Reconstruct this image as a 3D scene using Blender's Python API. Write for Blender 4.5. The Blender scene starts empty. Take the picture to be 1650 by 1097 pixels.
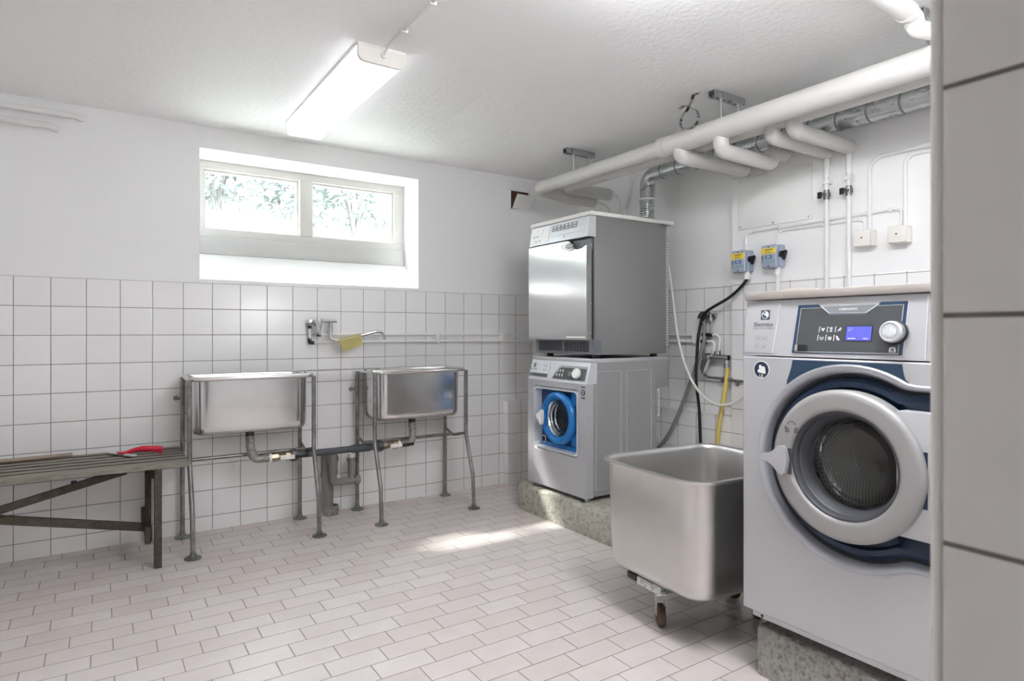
import bpy, bmesh, math, random
from mathutils import Vector, Matrix
random.seed(7)
PI = math.pi
SC = bpy.context.scene
COL = SC.collection
SKY, SUN, LAMP1, FILL_ROOM, FILL_CORRIDOR, EXPO = 6., 6., .6, 8., .12, 2.07

# ------------------------------------------------------------------ materials
def lin(c):
    if isinstance(c, str):
        c = [int(c[i:i+2], 16)/255 for i in (0, 2, 4)]
        return tuple(x/12.92 if x <= .04045 else ((x+.055)/1.055)**2.4 for x in c) + (1,)
    return tuple(c) + (1,)

def open_box(b, lo, hi):
    (x0, y0, z0), (x1, y1, z1) = lo, hi      # a box without its front (x0) side
    L = [[(x, y0, z0), (x, y1, z0), (x, y1, z1), (x, y0, z1)] for x in (x0, x1)]
    return b.loft(L, cap0=False, cap1=True)

class NT:
    def __init__(s, name):
        s.m = bpy.data.materials.new(name); s.m.use_nodes = True
        s.t = s.m.node_tree; s.b = s.t.nodes['Principled BSDF']; s.out = s.t.nodes['Material Output']
    def n(s, typ, **kw):
        nd = s.t.nodes.new(typ)
        for k, v in kw.items(): setattr(nd, k, v)
        return nd
    def l(s, a, b): s.t.links.new(a, b)
    def math(s, op, a, b=None, clamp=False):
        nd = s.n('ShaderNodeMath', operation=op, use_clamp=clamp)
        for i, v in enumerate((a, b)):
            if v is None: continue
            if isinstance(v, (int, float)): nd.inputs[i].default_value = v
            else: s.l(v, nd.inputs[i])
        return nd.outputs[0]
    def mix(s, f, a, b):
        nd = s.n('ShaderNodeMix', data_type='RGBA')
        for sock, v in ((nd.inputs[0], f), (nd.inputs[6], a), (nd.inputs[7], b)):
            if isinstance(v, (int, float)): sock.default_value = v
            elif isinstance(v, tuple): sock.default_value = v
            else: s.l(v, sock)
        return nd.outputs[2]
    def ramp(s, f, lo, hi, a=0., b=1.):
        nd = s.n('ShaderNodeMapRange'); nd.clamp = True
        s.l(f, nd.inputs[0])
        for i, v in zip((1, 2, 3, 4), (lo, hi, a, b)): nd.inputs[i].default_value = v
        return nd.outputs[0]
    def noise(s, scale, detail=3, rough=.55, vec=None, dist=0.):
        nd = s.n('ShaderNodeTexNoise'); nd.inputs['Scale'].default_value = scale
        nd.inputs['Detail'].default_value = detail; nd.inputs['Roughness'].default_value = rough
        nd.inputs['Distortion'].default_value = dist
        s.l(vec if vec is not None else s.obj(), nd.inputs['Vector'])
        return nd.outputs[0]
    def obj(s):
        if not hasattr(s, '_c'): s._c = s.n('ShaderNodeTexCoord').outputs['Object']
        return s._c
    def scaled(s, sx, sy, sz):
        mp = s.n('ShaderNodeMapping'); mp.inputs['Scale'].default_value = (sx, sy, sz)
        s.l(s.obj(), mp.inputs[0]); return mp.outputs[0]
    def xyz(s):
        if not hasattr(s, '_x'):
            s._x = s.n('ShaderNodeSeparateXYZ'); s.l(s.obj(), s._x.inputs[0])
        return s._x.outputs
    def bump(s, h, strength, dist=.002):
        nd = s.n('ShaderNodeBump'); nd.inputs['Strength'].default_value = strength
        nd.inputs['Distance'].default_value = dist
        s.l(h, nd.inputs['Height']); s.l(nd.outputs[0], s.b.inputs['Normal'])

def mat(name, col, rough=.5, metal=0., var=None, bump=None, rvar=None, spec=None, stretch=None, coat=0.):
    """var=(scale, second colour, contrast)  bump=(scale, strength, distance)  rvar=(scale, lo, hi)"""
    k = NT(name); b = k.b
    b.inputs['Base Color'].default_value = lin(col); b.inputs['Roughness'].default_value = rough
    b.inputs['Metallic'].default_value = metal
    if spec is not None: b.inputs['Specular IOR Level'].default_value = spec
    if coat: b.inputs['Coat Weight'].default_value = coat
    vec = k.scaled(*stretch) if stretch else None
    if var:
        f = k.ramp(k.noise(var[0], 5, .6, vec), .5-var[2], .5+var[2])
        k.l(k.mix(f, lin(col), lin(var[1])), b.inputs['Base Color'])
    if rvar:
        k.l(k.ramp(k.noise(rvar[0], 4, .6, vec), .3, .7, rvar[1], rvar[2]), b.inputs['Roughness'])
    if bump: k.bump(k.noise(bump[0], 4, .6, vec), bump[1], bump[2])
    return k.m

def tile_mat(name, ax, u0, v0, pu, pv, joint, tile, grout, shift=0., rough=.24, tint=.03, bumpn=None, tile2=None, axv='Z', wet=None):
    k = NT(name); x = k.xyz()
    I = dict(X=0, Y=1, Z=2)
    U = k.math('DIVIDE', k.math('SUBTRACT', x[I[ax]], u0), pu)
    V = k.math('DIVIDE', k.math('SUBTRACT', x[I[axv]], v0), pv)
    row = k.math('FLOOR', V)
    if shift: U = k.math('ADD', U, k.math('MULTIPLY', row, shift))
    colm = k.math('FLOOR', U)
    fu, fv = k.math('FRACT', U), k.math('FRACT', V)
    du = k.math('MULTIPLY', k.math('MINIMUM', fu, k.math('SUBTRACT', 1., fu)), pu)
    dv = k.math('MULTIPLY', k.math('MINIMUM', fv, k.math('SUBTRACT', 1., fv)), pv)
    d = k.math('MINIMUM', du, dv)
    m = k.ramp(d, joint/2-.0005, joint/2+.0005)
    wn = k.n('ShaderNodeTexWhiteNoise', noise_dimensions='2D')
    cv = k.n('ShaderNodeCombineXYZ'); k.l(colm, cv.inputs[0]); k.l(row, cv.inputs[1]); k.l(cv.outputs[0], wn.inputs['Vector'])
    t = lin(tile); t2 = lin(tile2) if tile2 else tuple(c*(1-tint) for c in t[:3])+(1,)
    tc = k.mix(wn.outputs['Value'], t, t2)
    if tile2:
        tc = k.mix(k.ramp(k.noise(9, 4), .35, .7, 0, .35), tc, tuple(c*.86 for c in lin(tile2)[:3])+(1,))
    gn = k.ramp(k.noise(14, 3), .3, .7)
    g1 = lin(grout); g2 = tuple(c*.7 for c in g1[:3])+(1,)
    k.l(k.mix(m, k.mix(gn, g1, g2), tc), k.b.inputs['Base Color'])
    k.l(k.ramp(m, 0, 1, .8, rough), k.b.inputs['Roughness'])
    h = k.ramp(d, joint/2-.001, joint/2+.0035)
    if bumpn:
        h = k.math('ADD', h, k.math('MULTIPLY', k.noise(bumpn[0], 4, .6), bumpn[1]))
        tn = k.math('MULTIPLY', wn.outputs['Value'], .15); h = k.math('ADD', h, tn)
    else:
        h = k.math('ADD', h, k.math('MULTIPLY', k.noise(7, 2), .12))
    k.bump(h, .6, .0015)
    return k.m

def glass_mat(name, tint='ffffff', refl=.10, rough=.0):
    k = NT(name); k.t.nodes.remove(k.b)
    tr = k.n('ShaderNodeBsdfTransparent'); tr.inputs[0].default_value = lin(tint)
    gl = k.n('ShaderNodeBsdfGlossy'); gl.inputs['Roughness'].default_value = rough
    fr = k.n('ShaderNodeLayerWeight'); fr.inputs['Blend'].default_value = .5
    ms = k.n('ShaderNodeMixShader')
    f = k.math('ADD', k.math('MULTIPLY', k.math('POWER', fr.outputs['Facing'], 4.), .6), refl+.03, True)
    k.l(f, ms.inputs[0]); k.l(tr.outputs[0], ms.inputs[1]); k.l(gl.outputs[0], ms.inputs[2])
    k.l(ms.outputs[0], k.out.inputs[0])
    return k.m

def emit_mat(name, col, strength, base='f4f4f2'):
    m = mat(name, base, .3)
    b = m.node_tree.nodes['Principled BSDF']
    b.inputs['Emission Color'].default_value = lin(col); b.inputs['Emission Strength'].default_value = strength
    return m

WHITE = 'eeeeed'
M = {}
M['plaster'] = mat('plaster_white', 'f4f4f4', .85, bump=(60, .25, .004))
M['ceiling'] = mat('ceiling_plaster', 'f7f7f7', .6, bump=(38, .55, .006))
M['paint'] = mat('white_gloss_paint', 'f1f1ef', .35)
M['frame_paint'] = mat('window_frame_paint', 'd9d7d3', .4)
M['ledge_paint'] = mat('window_ledge_paint', 'cbcbc9', .5)
M['pipe_white'] = mat('white_painted_pipe', 'efefed', .38, bump=(30, .08, .002))
M['lagging'] = mat('white_plastic_lagging', 'cfcdca', .5)
M['plastic'] = mat('white_plastic', 'f0efec', .4)
M['plastic_box'] = mat('cream_plastic', 'efece6', .45)
M['steel'] = mat('stainless_steel', 'd4d4d4', .2, 1., rvar=(6, .12, .26), bump=(3, .12, .01))
M['steel_rim'] = mat('polished_steel', 'dedddb', .12, 1.)
M['tub_steel'] = mat('brushed_tub_steel', 'dddcdb', .34, 1., var=(3, 'cccac8', .3), rvar=(9, .28, .42), bump=(3, .1, .01))
M['galv'] = mat('galvanised_steel', 'd3d6d7', .3, 1., var=(30, 'c2c6c7', .3), rvar=(20, .24, .34))
M['seam'] = mat('duct_seam_grey', '8b8f90', .4, .8)  # darker grey metal for the raised duct seams
M['leg'] = mat('dull_grey_tube', 'a3a3a0', .42, .85, var=(18, '74736f', .2), rvar=(16, .3, .55))
M['chrome'] = mat('chrome', 'd5d6d6', .08, 1.)
M['darkmetal'] = mat('dark_fitting_metal', '5d5a55', .4, .8, var=(60, '37342f', .2))
M['brass'] = mat('nickel_brass', 'b7a894', .35, .8, var=(40, '8b7a66', .25))
M['oldpipe'] = mat('corroded_pipe', 'b3b2ac', .6, .5, var=(70, '77756e', .15), bump=(90, .4, .003))
M['black'] = mat('black_plastic', '1e2022', .45)
M['pvc_dark'] = mat('dark_grey_plastic_pipe', '4b4f54', .35)
M['pvc_grey'] = mat('grey_plastic_pipe', '807e79', .5)
M['rubber'] = mat('black_rubber', '17181a', .55)
M['gasket'] = mat('door_gasket_rubber', '4a4b50', .45)
M['wood'] = mat('weathered_wood', 'a39e94', .8, var=(7, '777167', .25), bump=(9, .8, .006), stretch=(2, 30, 30))
M['wood_dark'] = mat('dark_wood_and_gap_shade', '5a5046', .75, var=(7, '3a332c', .22), bump=(9, .7, .005), stretch=(6, 30, 6))
M['stick'] = mat('pale_wooden_stick', 'b9aa98', .7, var=(8, '8e8072', .25), stretch=(3, 30, 30))
M['red'] = mat('red_plastic', 'd2203c', .35)
M['cloth'] = mat('yellow_cloth', 'e6dc9c', .85, bump=(300, .3, .002))
M['grey_body'] = mat('grey_painted_steel', 'a2a2a3', .38, .35)
M['dryer_side'] = mat('grey_dryer_side', '8f8f8f', .4, .35)
M['silver'] = mat('silver_painted_panel', 'bcbcbf', .36, .3)
M['silver_light'] = mat('light_silver_panel', 'd3d5d9', .3, .3)
M['ring_silver'] = mat('silver_door_ring', '9b9998', .42, .2)
M['bevel'] = mat('silver_bevel', 'b9bbc2', .28, .45)
M['dryer_door'] = mat('dryer_steel_door', 'd2d2d4', .16, 1., bump=(2, .06, .01))
M['worktop'] = mat('pale_top_panel', 'dcdad6', .45)
M['cap'] = mat('beige_grey_top_cap', 'a39c96', .45, .2)
M['navy'] = mat('navy_plastic', '182c44', .3)
M['navy2'] = mat('navy_print', '31465d', .35, .2)
M['blue'] = mat('bright_blue_plastic', '1f74bd', .3)
M['blue_dark'] = mat('dark_blue_plastic', '0f3d6c', .35)
M['panel_dark'] = mat('dark_grey_display_panel', '4b4e50', .25)
M['print_grey'] = mat('light_grey_print', 'd0d2d4', .5)
M['print_dark'] = mat('dark_print', '3c4450', .5)
M['print_mid'] = mat('mid_grey_print', '9a9da0', .5)
M['screen'] = emit_mat('blue_lit_screen', '7a80f6', .19, '24246a')
M['title'] = mat('title_plate_grey', '7c7f84', .4)
M['pocket'] = mat('grey_grip_pocket', '77787a', .5)
M['drum_back'] = mat('brownish_drum_back_steel', 'a39b94', .3, .6)
M['bluegrey'] = mat('blue_grey_plastic', 'a9b3c6', .45)
M['yellow_label'] = mat('yellow_label', 'f2d64a', .5)
M['blue_label'] = mat('blue_label', '1f5ea8', .5)
M['green_print'] = mat('green_print', '3f9a72', .5)
M['hose_yellow'] = mat('yellow_rubber_hose', 'ddc76a', .5)
M['hose_grey'] = mat('grey_ribbed_hose', '8a8883', .5)
M['hose_white'] = mat('white_hose', 'e8e6e0', .45)
M['cable_black'] = mat('black_cable', '1c1b1b', .5)
M['rust'] = mat('rusty_wheel', '6d5240', .8, var=(80, '2f2b28', .2))
M['soil'] = mat('brown_insulation', '6b5037', .95, var=(60, '2c2018', .25), bump=(80, 1., .01))
M['leaf'] = mat('shrub_leaf', '666c68', .5, var=(3, '4a5250', .3))
M['bark'] = mat('bark', '5f5c58', .9)
M['grass'] = mat('dry_grass', 'dcdcd6', .9, var=(5, 'b2b8b0', .25))

k = NT('concrete'); n1 = k.ramp(k.noise(38, 6, .75), .34, .52); n2 = k.ramp(k.noise(8, 4), .5, .75, 0, .3)
c = k.mix(n1, lin('77756d'), lin('b4b0a5')); c = k.mix(n2, c, lin('98a89c'))
k.l(c, k.b.inputs['Base Color']); k.b.inputs['Roughness'].default_value = .9
hh = k.math('ADD', k.ramp(k.noise(45, 4, .7), .3, .42), k.math('MULTIPLY', k.noise(120, 4), .4)); k.bump(hh, .8, .006)
M['concrete'] = k.m
k = NT('concrete_dark'); c = k.mix(k.ramp(k.noise(60, 6, .7), .3, .6), lin('5c5a57'), lin('a3a09a'))
st = k.ramp(k.noise(6, 3, .6, k.scaled(6, 6, .6)), .4, .65, 0, .5); c = k.mix(st, c, lin('9fa09b'))
k.l(c, k.b.inputs['Base Color']); k.b.inputs['Roughness'].default_value = .9
k.bump(k.math('ADD', k.ramp(k.noise(60, 4, .7), .28, .4), k.math('MULTIPLY', k.noise(150, 4), .5)), .8, .006)
M['concrete_dark'] = k.m

# perforated drum: dark round holes in bright steel, laid out on angle / depth around the drum axis (object X axis)
def drum_mat(name, pitch, cy, cz, radius):
    k = NT(name); x = k.xyz()
    ang = k.math('ARCTAN2', k.math('SUBTRACT', x[2], cz), k.math('SUBTRACT', x[1], cy))
    a = k.math('MULTIPLY', ang, radius/pitch); v = k.math('DIVIDE', x[0], pitch*.866)
    row = k.math('FLOOR', v); a = k.math('ADD', a, k.math('MULTIPLY', row, .5))
    fa = k.math('SUBTRACT', k.math('FRACT', a), .5); fv = k.math('SUBTRACT', k.math('FRACT', v), .5)
    d = k.math('SQRT', k.math('ADD', k.math('MULTIPLY', fa, fa), k.math('MULTIPLY', fv, fv)))
    m = k.ramp(d, .20, .27)
    k.l(k.mix(m, lin('3a3a3a'), lin('f6f6f4')), k.b.inputs['Base Color'])
    k.b.inputs['Metallic'].default_value = .35; k.b.inputs['Roughness'].default_value = .28
    k.bump(m, .5, .003); return k.m

TB = .152; TV = .1504
M['tile_back'] = tile_mat('white_wall_tile_back', 'X', -.361, 1.438-TV*20, TB, TV, .0032, 'f6f5f5', '8b8783')
M['tile_recess'] = tile_mat('white_wall_tile_recess', 'Y', 2.863-TB*20, 1.288-TV*20, TB, TV, .003, 'f6f5f5', '98948f')
M['tile_right'] = tile_mat('white_wall_tile_right', 'Y', 2.370-TB*20, 1.288-TV*20, TB, TV, .003, 'f6f5f5', '98948f')
M['tile_ledge_side'] = tile_mat('white_wall_tile_ledge_side', 'Y', 3.942-TB*20, 1.288-TV*20, TB, TV, .003, 'f6f5f5', '98948f')
M['tile_ledge_back'] = tile_mat('white_wall_tile_ledge_back', 'X', 2.69-TB*20, 1.288-TV*20, TB, TV, .003, 'f6f5f5', '98948f')
M['tile_ledge_right'] = tile_mat('white_wall_tile_ledge_right', 'Y', 2.88-TB*20, 1.288-TV*20, TB, TV, .003, 'f6f5f5', '98948f')
M['tile_jamb'] = tile_mat('white_wall_tile_jamb', 'Y', .193-TB*20, 1.166-TB*20, TB, TB, .0035, 'e9e6e4', '847d78', rough=.3)
M['tile_floor'] = tile_mat('pinkish_floor_tile', 'X', .9875+.0675*20-.2025*20, 1.974-.1024*40, .2025, .1024, .0030, 'e0d7d4', '8f8680',
                           shift=-1/3, rough=.3, tile2='d5cac6', bumpn=(26, .9), axv='Y')

# ------------------------------------------------------------------ mesh builder
class B:
    def __init__(s): s.bm = bmesh.new()
    def box(s, lo, hi, bev=0., seg=2, rot=None, piv=None):
        lo, hi = Vector(lo), Vector(hi)
        r = bmesh.ops.create_cube(s.bm, size=1.)
        vs = r['verts']; c = (lo+hi)/2; d = hi-lo
        for v in vs: v.co = Vector((v.co.x*d.x, v.co.y*d.y, v.co.z*d.z)) + c
        if bev:
            es = list({e for v in vs for e in v.link_edges})
            rr = bmesh.ops.bevel(s.bm, geom=es, offset=bev, segments=seg, profile=.5, affect='EDGES')
            vs = list({v for f in rr['faces'] for v in f.verts} | {v for v in vs if v.is_valid})
        if rot is not None:
            p = Vector(piv) if piv is not None else c
            for v in vs: v.co = rot @ (v.co-p) + p
        return s
    def loft(s, loops, closed=True, cap0=True, cap1=True):
        L = [[s.bm.verts.new(p) for p in lp] for lp in loops]
        n = len(L[0])
        for a, b in zip(L, L[1:]):
            for i in range(n if closed else n-1):
                j = (i+1) % n
                try: s.bm.faces.new((a[i], a[j], b[j], b[i]))
                except ValueError: pass
        if cap0: s.bm.faces.new(L[0][::-1])
        if cap1: s.bm.faces.new(L[-1])
        return s
    def tube(s, pts, r, n=14, bend=0., closed=False, caps=True, bseg=6):
        P = fillet([Vector(p) for p in pts], bend, bseg, closed) if bend else [Vector(p) for p in pts]
        rs = r if isinstance(r, (list, tuple)) else [r]*len(P)
        m = len(P)
        def tan(i):
            if closed: a, b = P[i-1], P[(i+1) % m]
            else: a, b = P[max(i-1, 0)], P[min(i+1, m-1)]
            return (b-a).normalized()
        t = tan(0)
        u = t.cross(Vector((0, 0, 1)))
        if u.length < .05: u = t.cross(Vector((0, 1, 0)))
        u.normalize()
        loops = []
        for i in range(m):
            t2 = tan(i); q = t.rotation_difference(t2); u = q @ u; t = t2
            u = (u - t*u.dot(t)).normalized(); w = t.cross(u)
            loops.append([P[i] + (u*math.cos(2*PI*j/n)+w*math.sin(2*PI*j/n))*rs[i] for j in range(n)])
        if closed: loops.append(loops[0]); return s._ring(loops[:-1])
        return s.loft(loops, cap0=caps, cap1=caps)
    def _ring(s, loops):
        L = [[s.bm.verts.new(p) for p in lp] for lp in loops]; n = len(L[0]); m = len(L)
        for k in range(m):
            a, b = L[k], L[(k+1) % m]
            for i in range(n): s.bm.faces.new((a[i], a[(i+1) % n], b[(i+1) % n], b[i]))
        return s
    def lathe(s, prof, org, axis, n=48, cap0=False, cap1=False):
        """prof: list of (radius, distance along axis)"""
        ax = Vector(axis).normalized(); u = ax.cross(Vector((0, 0, 1)))
        if u.length < .05: u = Vector((1, 0, 0))
        u.normalize(); w = ax.cross(u); o = Vector(org)
        loops = [[o+ax*d+(u*math.cos(2*PI*j/n)+w*math.sin(2*PI*j/n))*r for j in range(n)] for r, d in prof]
        return s.loft(loops, cap0=cap0, cap1=cap1)
    def cyl(s, a, b, r, n=24, r2=None):
        a, b = Vector(a), Vector(b); d = b-a
        return s.lathe([(r, 0), (r if r2 is None else r2, d.length)], a, d, n, True, True)
    def dome(s, c, axis, r, h, n=32):
        return s.lathe([(r, 0)]+[(max(r*math.cos(t), .0004), h*math.sin(t)) for t in [PI/2*i/8 for i in range(1, 9)]], c, axis, n, True, True)
    def ball(s, c, r, n=16):
        rr = bmesh.ops.create_uvsphere(s.bm, u_segments=n, v_segments=n//2+2, radius=1)
        rad = Vector(r) if isinstance(r, (tuple, list)) else Vector((r, r, r))
        for v in rr['verts']: v.co = Vector((v.co.x*rad.x, v.co.y*rad.y, v.co.z*rad.z)) + Vector(c)
        return s
    def prism(s, poly, fmap, d0, d1):
        """poly: 2-D points; fmap(u, v, d) -> 3-D"""
        return s.loft([[fmap(u, v, d0) for u, v in poly], [fmap(u, v, d1) for u, v in poly]])
    def raw(s, verts, faces):
        V = [s.bm.verts.new(v) for v in verts]
        for f in faces: s.bm.faces.new([V[i] for i in f])
        return s

def fillet(P, r, seg=6, closed=False):
    out = []; m = len(P)
    for i, p in enumerate(P):
        if not closed and i in (0, m-1): out.append(p); continue
        a, b = P[i-1], P[(i+1) % m]
        d1, d2 = (a-p), (b-p); l1, l2 = d1.length, d2.length; d1.normalize(); d2.normalize()
        ang = d1.angle(d2)
        if ang > PI-.02: out.append(p); continue
        t = min(r/math.tan(ang/2), l1*.49, l2*.49); rr = t*math.tan(ang/2)
        bis = (d1+d2).normalized(); c = p+bis*(rr/math.sin(ang/2))
        s0 = p+d1*t-c; s1 = p+d2*t-c
        om = s0.angle(s1)
        for j in range(seg+1):
            f = j/seg
            out.append(c+(s0*math.sin((1-f)*om)+s1*math.sin(f*om))/math.sin(om))
    return out

def spline(pts, k=8):
    P = [Vector(p) for p in pts]; P = [P[0]*2-P[1]]+P+[P[-1]*2-P[-2]]; out = []
    for i in range(1, len(P)-2):
        for j in range(k):
            t = j/k; a, b, c, d = P[i-1], P[i], P[i+1], P[i+2]
            out.append(.5*((2*b)+(c-a)*t+(2*a-5*b+4*c-d)*t*t+(3*b-a-3*c+d)*t**3))
    out.append(P[-2]); return out

def rr2(cx, cy, w, d, r, n=6):
    """rounded rectangle, 2-D points"""
    r = min(r, w/2-1e-4, d/2-1e-4); pts = []
    for sx, sy, a0 in ((1, 1, 0), (-1, 1, PI/2), (-1, -1, PI), (1, -1, 3*PI/2)):
        for j in range(n+1):
            a = a0+PI/2*j/n
            pts.append((cx+sx*(w/2-r)+r*math.cos(a), cy+sy*(d/2-r)+r*math.sin(a)))
    return pts

ORG = {}
def thing(name, label, cat, loc, group=None, rotz=0.):
    o = bpy.data.objects.new(name, None); COL.objects.link(o); o.empty_display_size = .1
    o.location = loc; o.rotation_euler = (0, 0, rotz); o['label'] = label; o['category'] = cat
    if group: o['group'] = group
    ORG[o] = Vector(loc) if not rotz else Vector((0, 0, 0))
    return o

def part(name, b, m, parent=None, label=None, smooth=35, local=False):
    me = bpy.data.meshes.new(name)
    bm = b.bm
    if parent is not None and not local:
        off = ORG[parent]
        for v in bm.verts: v.co -= off
    bmesh.ops.recalc_face_normals(bm, faces=bm.faces[:])
    bm.to_mesh(me); bm.free()
    o = bpy.data.objects.new(name, me); COL.objects.link(o)
    me.materials.append(M[m] if isinstance(m, str) else m)
    if smooth:
        for p in me.polygons: p.use_smooth = True
        try: me.set_sharp_from_angle(angle=math.radians(smooth))
        except Exception: pass
    if parent is not None: o.parent = parent; ORG[o] = ORG[parent]
    else: ORG[o] = Vector((0, 0, 0))
    if label: o['label'] = label
    return o

def solo(name, b, m, label, cat, group=None, **kw):
    o = part(name, b, m, **kw); o['label'] = label; o['category'] = cat
    if group: o['group'] = group
    # put the origin at the base of the thing
    me = o.data; lo = Vector((min(v.co.x for v in me.vertices)+max(v.co.x for v in me.vertices), min(v.co.y for v in me.vertices)+max(v.co.y for v in me.vertices), 2*min(v.co.z for v in me.vertices)))/2
    me.transform(Matrix.Translation(-lo)); o.location = lo; ORG[o] = lo
    return o

def struct(name, b, m, parent=None, **kw):
    o = part(name, b, m, parent, **kw)
    if parent is None: o['kind'] = 'structure'
    return o

def text_on(b, s, size, place, depth=.0006, align='CENTER', squash=1., spacing=1.):
    """adds lettering to builder b; place(x, y, d) -> 3-D"""
    cu = bpy.data.curves.new('lettering', 'FONT'); cu.body = s; cu.size = size; cu.align_x = align; cu.align_y = 'CENTER'
    cu.space_character = spacing; cu.resolution_u = 3; cu.offset = size*.012
    ob = bpy.data.objects.new('lettering', cu); COL.objects.link(ob)
    dg = bpy.context.evaluated_depsgraph_get(); dg.update()
    me = bpy.data.meshes.new_from_object(ob.evaluated_get(dg))
    tmp = bmesh.new(); tmp.from_mesh(me)
    V = {}
    for v in tmp.verts: V[v.index] = (b.bm.verts.new(place(v.co.x*squash, v.co.y, depth)))
    for f in tmp.faces:
        try: b.bm.faces.new([V[v.index] for v in f.verts])
        except ValueError: pass
    tmp.free(); bpy.data.objects.remove(ob); bpy.data.curves.remove(cu); bpy.data.meshes.remove(me)
    return b

# ------------------------------------------------------------------ the setting
YB = 4.006; ZC = 2.35; XF = 3.24; XR = 3.30; XL = -1.5; YF = .19
WX0, WX1, WZ0, WZ1 = .484, 1.863, 1.46, 2.222          # window opening, room side
# back wall with splayed window opening
def wall_back():
    b = B(); y = YB+.006; yo = 4.42
    x0, x1, z0, z1 = XL, 3.46, -.02, ZC+.02
    o = [(x0, z0), (x1, z0), (x1, z1), (x0, z1)]
    h = [(WX0, WZ0), (WX1, WZ0), (WX1, WZ1), (WX0, WZ1)]
    m = [(.505, 1.64), (1.862, 1.64), (1.862, 2.215), (.505, 2.215)]
    loops = [[(a, y, c) for a, c in o], [(a, y, c) for a, c in h], [(a, 4.25, c) for a, c in m], [(a, yo, c) for a, c in m], [(a, yo, c) for a, c in o]]
    V = [[b.bm.verts.new(p) for p in lp] for lp in loops]
    for A_, B_ in zip(V, V[1:]+V[:1]):
        for i in range(4):
            b.bm.faces.new((A_[i], A_[(i+1) % 4], B_[(i+1) % 4], B_[i]))
    return b
wb = struct('wall_back', wall_back(), 'plaster', smooth=0)
part('tile_cladding', B().box((XL, YB, 0), (XR+.02, YB+.03, 1.438), .0015), 'tile_back', wb, 'square white glazed tiles up to shoulder height')
wr = struct('wall_right', B().box((XF, -.1, -.02), (3.46, 2.455, ZC+.02)).box((XR, 2.4551, -.02), (3.46, YB+.02, ZC+.02)), 'plaster', smooth=0)
part('tile_cladding', B().box((XF-.006, .1, 0), (XF+.03, 2.455, 1.447), .0015), 'tile_right', wr, 'white glazed tiles behind the large washing machine')
part('recess_tile_cladding', B().box((XR-.006, 2.4551, 0), (XR+.03, YB+.01, 1.447)), 'tile_recess', wr, 'white glazed tiles in the shallow recess')
led = struct('trim_1', B().box((2.585, 3.945, .0), (XR-.0065, YB-.0005, .634)), 'tile_ledge_back', smooth=0)
part('ledge_side', B().box((2.5675, 3.9452, 0), (2.5848, YB-.0005, .634)), 'tile_ledge_side', led, smooth=0)
part('ledge_right', B().box((XF-.006, 2.4552, 0), (XR-.007, 3.9448, .634)), 'tile_ledge_right', led, smooth=0)
struct('floor', B().box((XL-.1, -2.4, -.1), (3.46, 4.3, 0)), 'tile_floor', smooth=0)
struct('ceiling', B().box((XL-.1, -2.4, ZC), (3.46, 4.42, ZC+.12)), 'ceiling', smooth=0)
struct('wall_left', B().box((XL-.12, -.06, -.02), (XL, 4.42, ZC+.02)), 'plaster', smooth=0)
# front wall with the doorway the photographer stands in
wf = struct('wall_front', B().box((.483, -.06, -.02), (3.46, YF-.0005, ZC+.02)).box((XL-.12, -.06, -.02), (-.62, YF, ZC+.02)).box((-.62, -.06, 2.06), (.483, YF, ZC+.02)), 'plaster', smooth=0)
part('jamb_tile_cladding', B().box((.4713, -.06, 0), (.4835, YF, 2.06)), 'tile_jamb', wf, 'white tiles on the door jamb', smooth=0)
part('jamb_corner_strip', B().box((.4705, YF+.0003, 0), (.481, YF+.0085, 2.06), .0035, 3), 'plastic', wf, 'white plastic corner strip')
struct('wall_corridor', B().box((XL-.12, -2.42, -.02), (2.3, -2.3, ZC+.02)).box((XL-.12, -2.3, -.02), (XL, -.06, ZC+.02)).box((2.2, -2.3, -.02), (2.3, -.06, ZC+.02)), 'plaster', smooth=0)
# window
fy = 4.265
win = struct('window_1', B().box((.505, fy-.003, 2.165), (1.862, 4.34, 2.215), .003).box((.505, fy-.003, 1.742), (1.862, 4.34, 1.80), .003)
             .box((.505, fy-.003, 1.80), (.535, 4.34, 2.165), .003).box((1.79, fy-.003, 1.80), (1.862, 4.34, 2.165), .003), 'frame_paint')
part('window_mullion', B().box((1.115, fy-.01, 1.795), (1.20, 4.33, 2.17), .004), 'frame_paint', win)
part('window_ledge', B().box((.506, 4.235, 1.635), (1.85, 4.34, 1.742), .004), 'ledge_paint', win)
for x0, x1 in ((.535, 1.115), (1.20, 1.79)):
    s = part('sash', B().box((x0, 4.285, 2.152), (x1, 4.325, 2.165)).box((x0, 4.285, 1.80), (x1, 4.325, 1.812)).box((x0, 4.285, 1.812), (x0+.012, 4.325, 2.152)).box((x1-.014, 4.285, 1.812), (x1, 4.325, 2.152)), 'frame_paint', win)
    part('glass_pane', B().box((x0+.012, 4.303, 1.812), (x1-.014, 4.307, 2.152)), glass_mat('window_glass', 'fbfdfc', .02), s, smooth=0)

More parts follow.
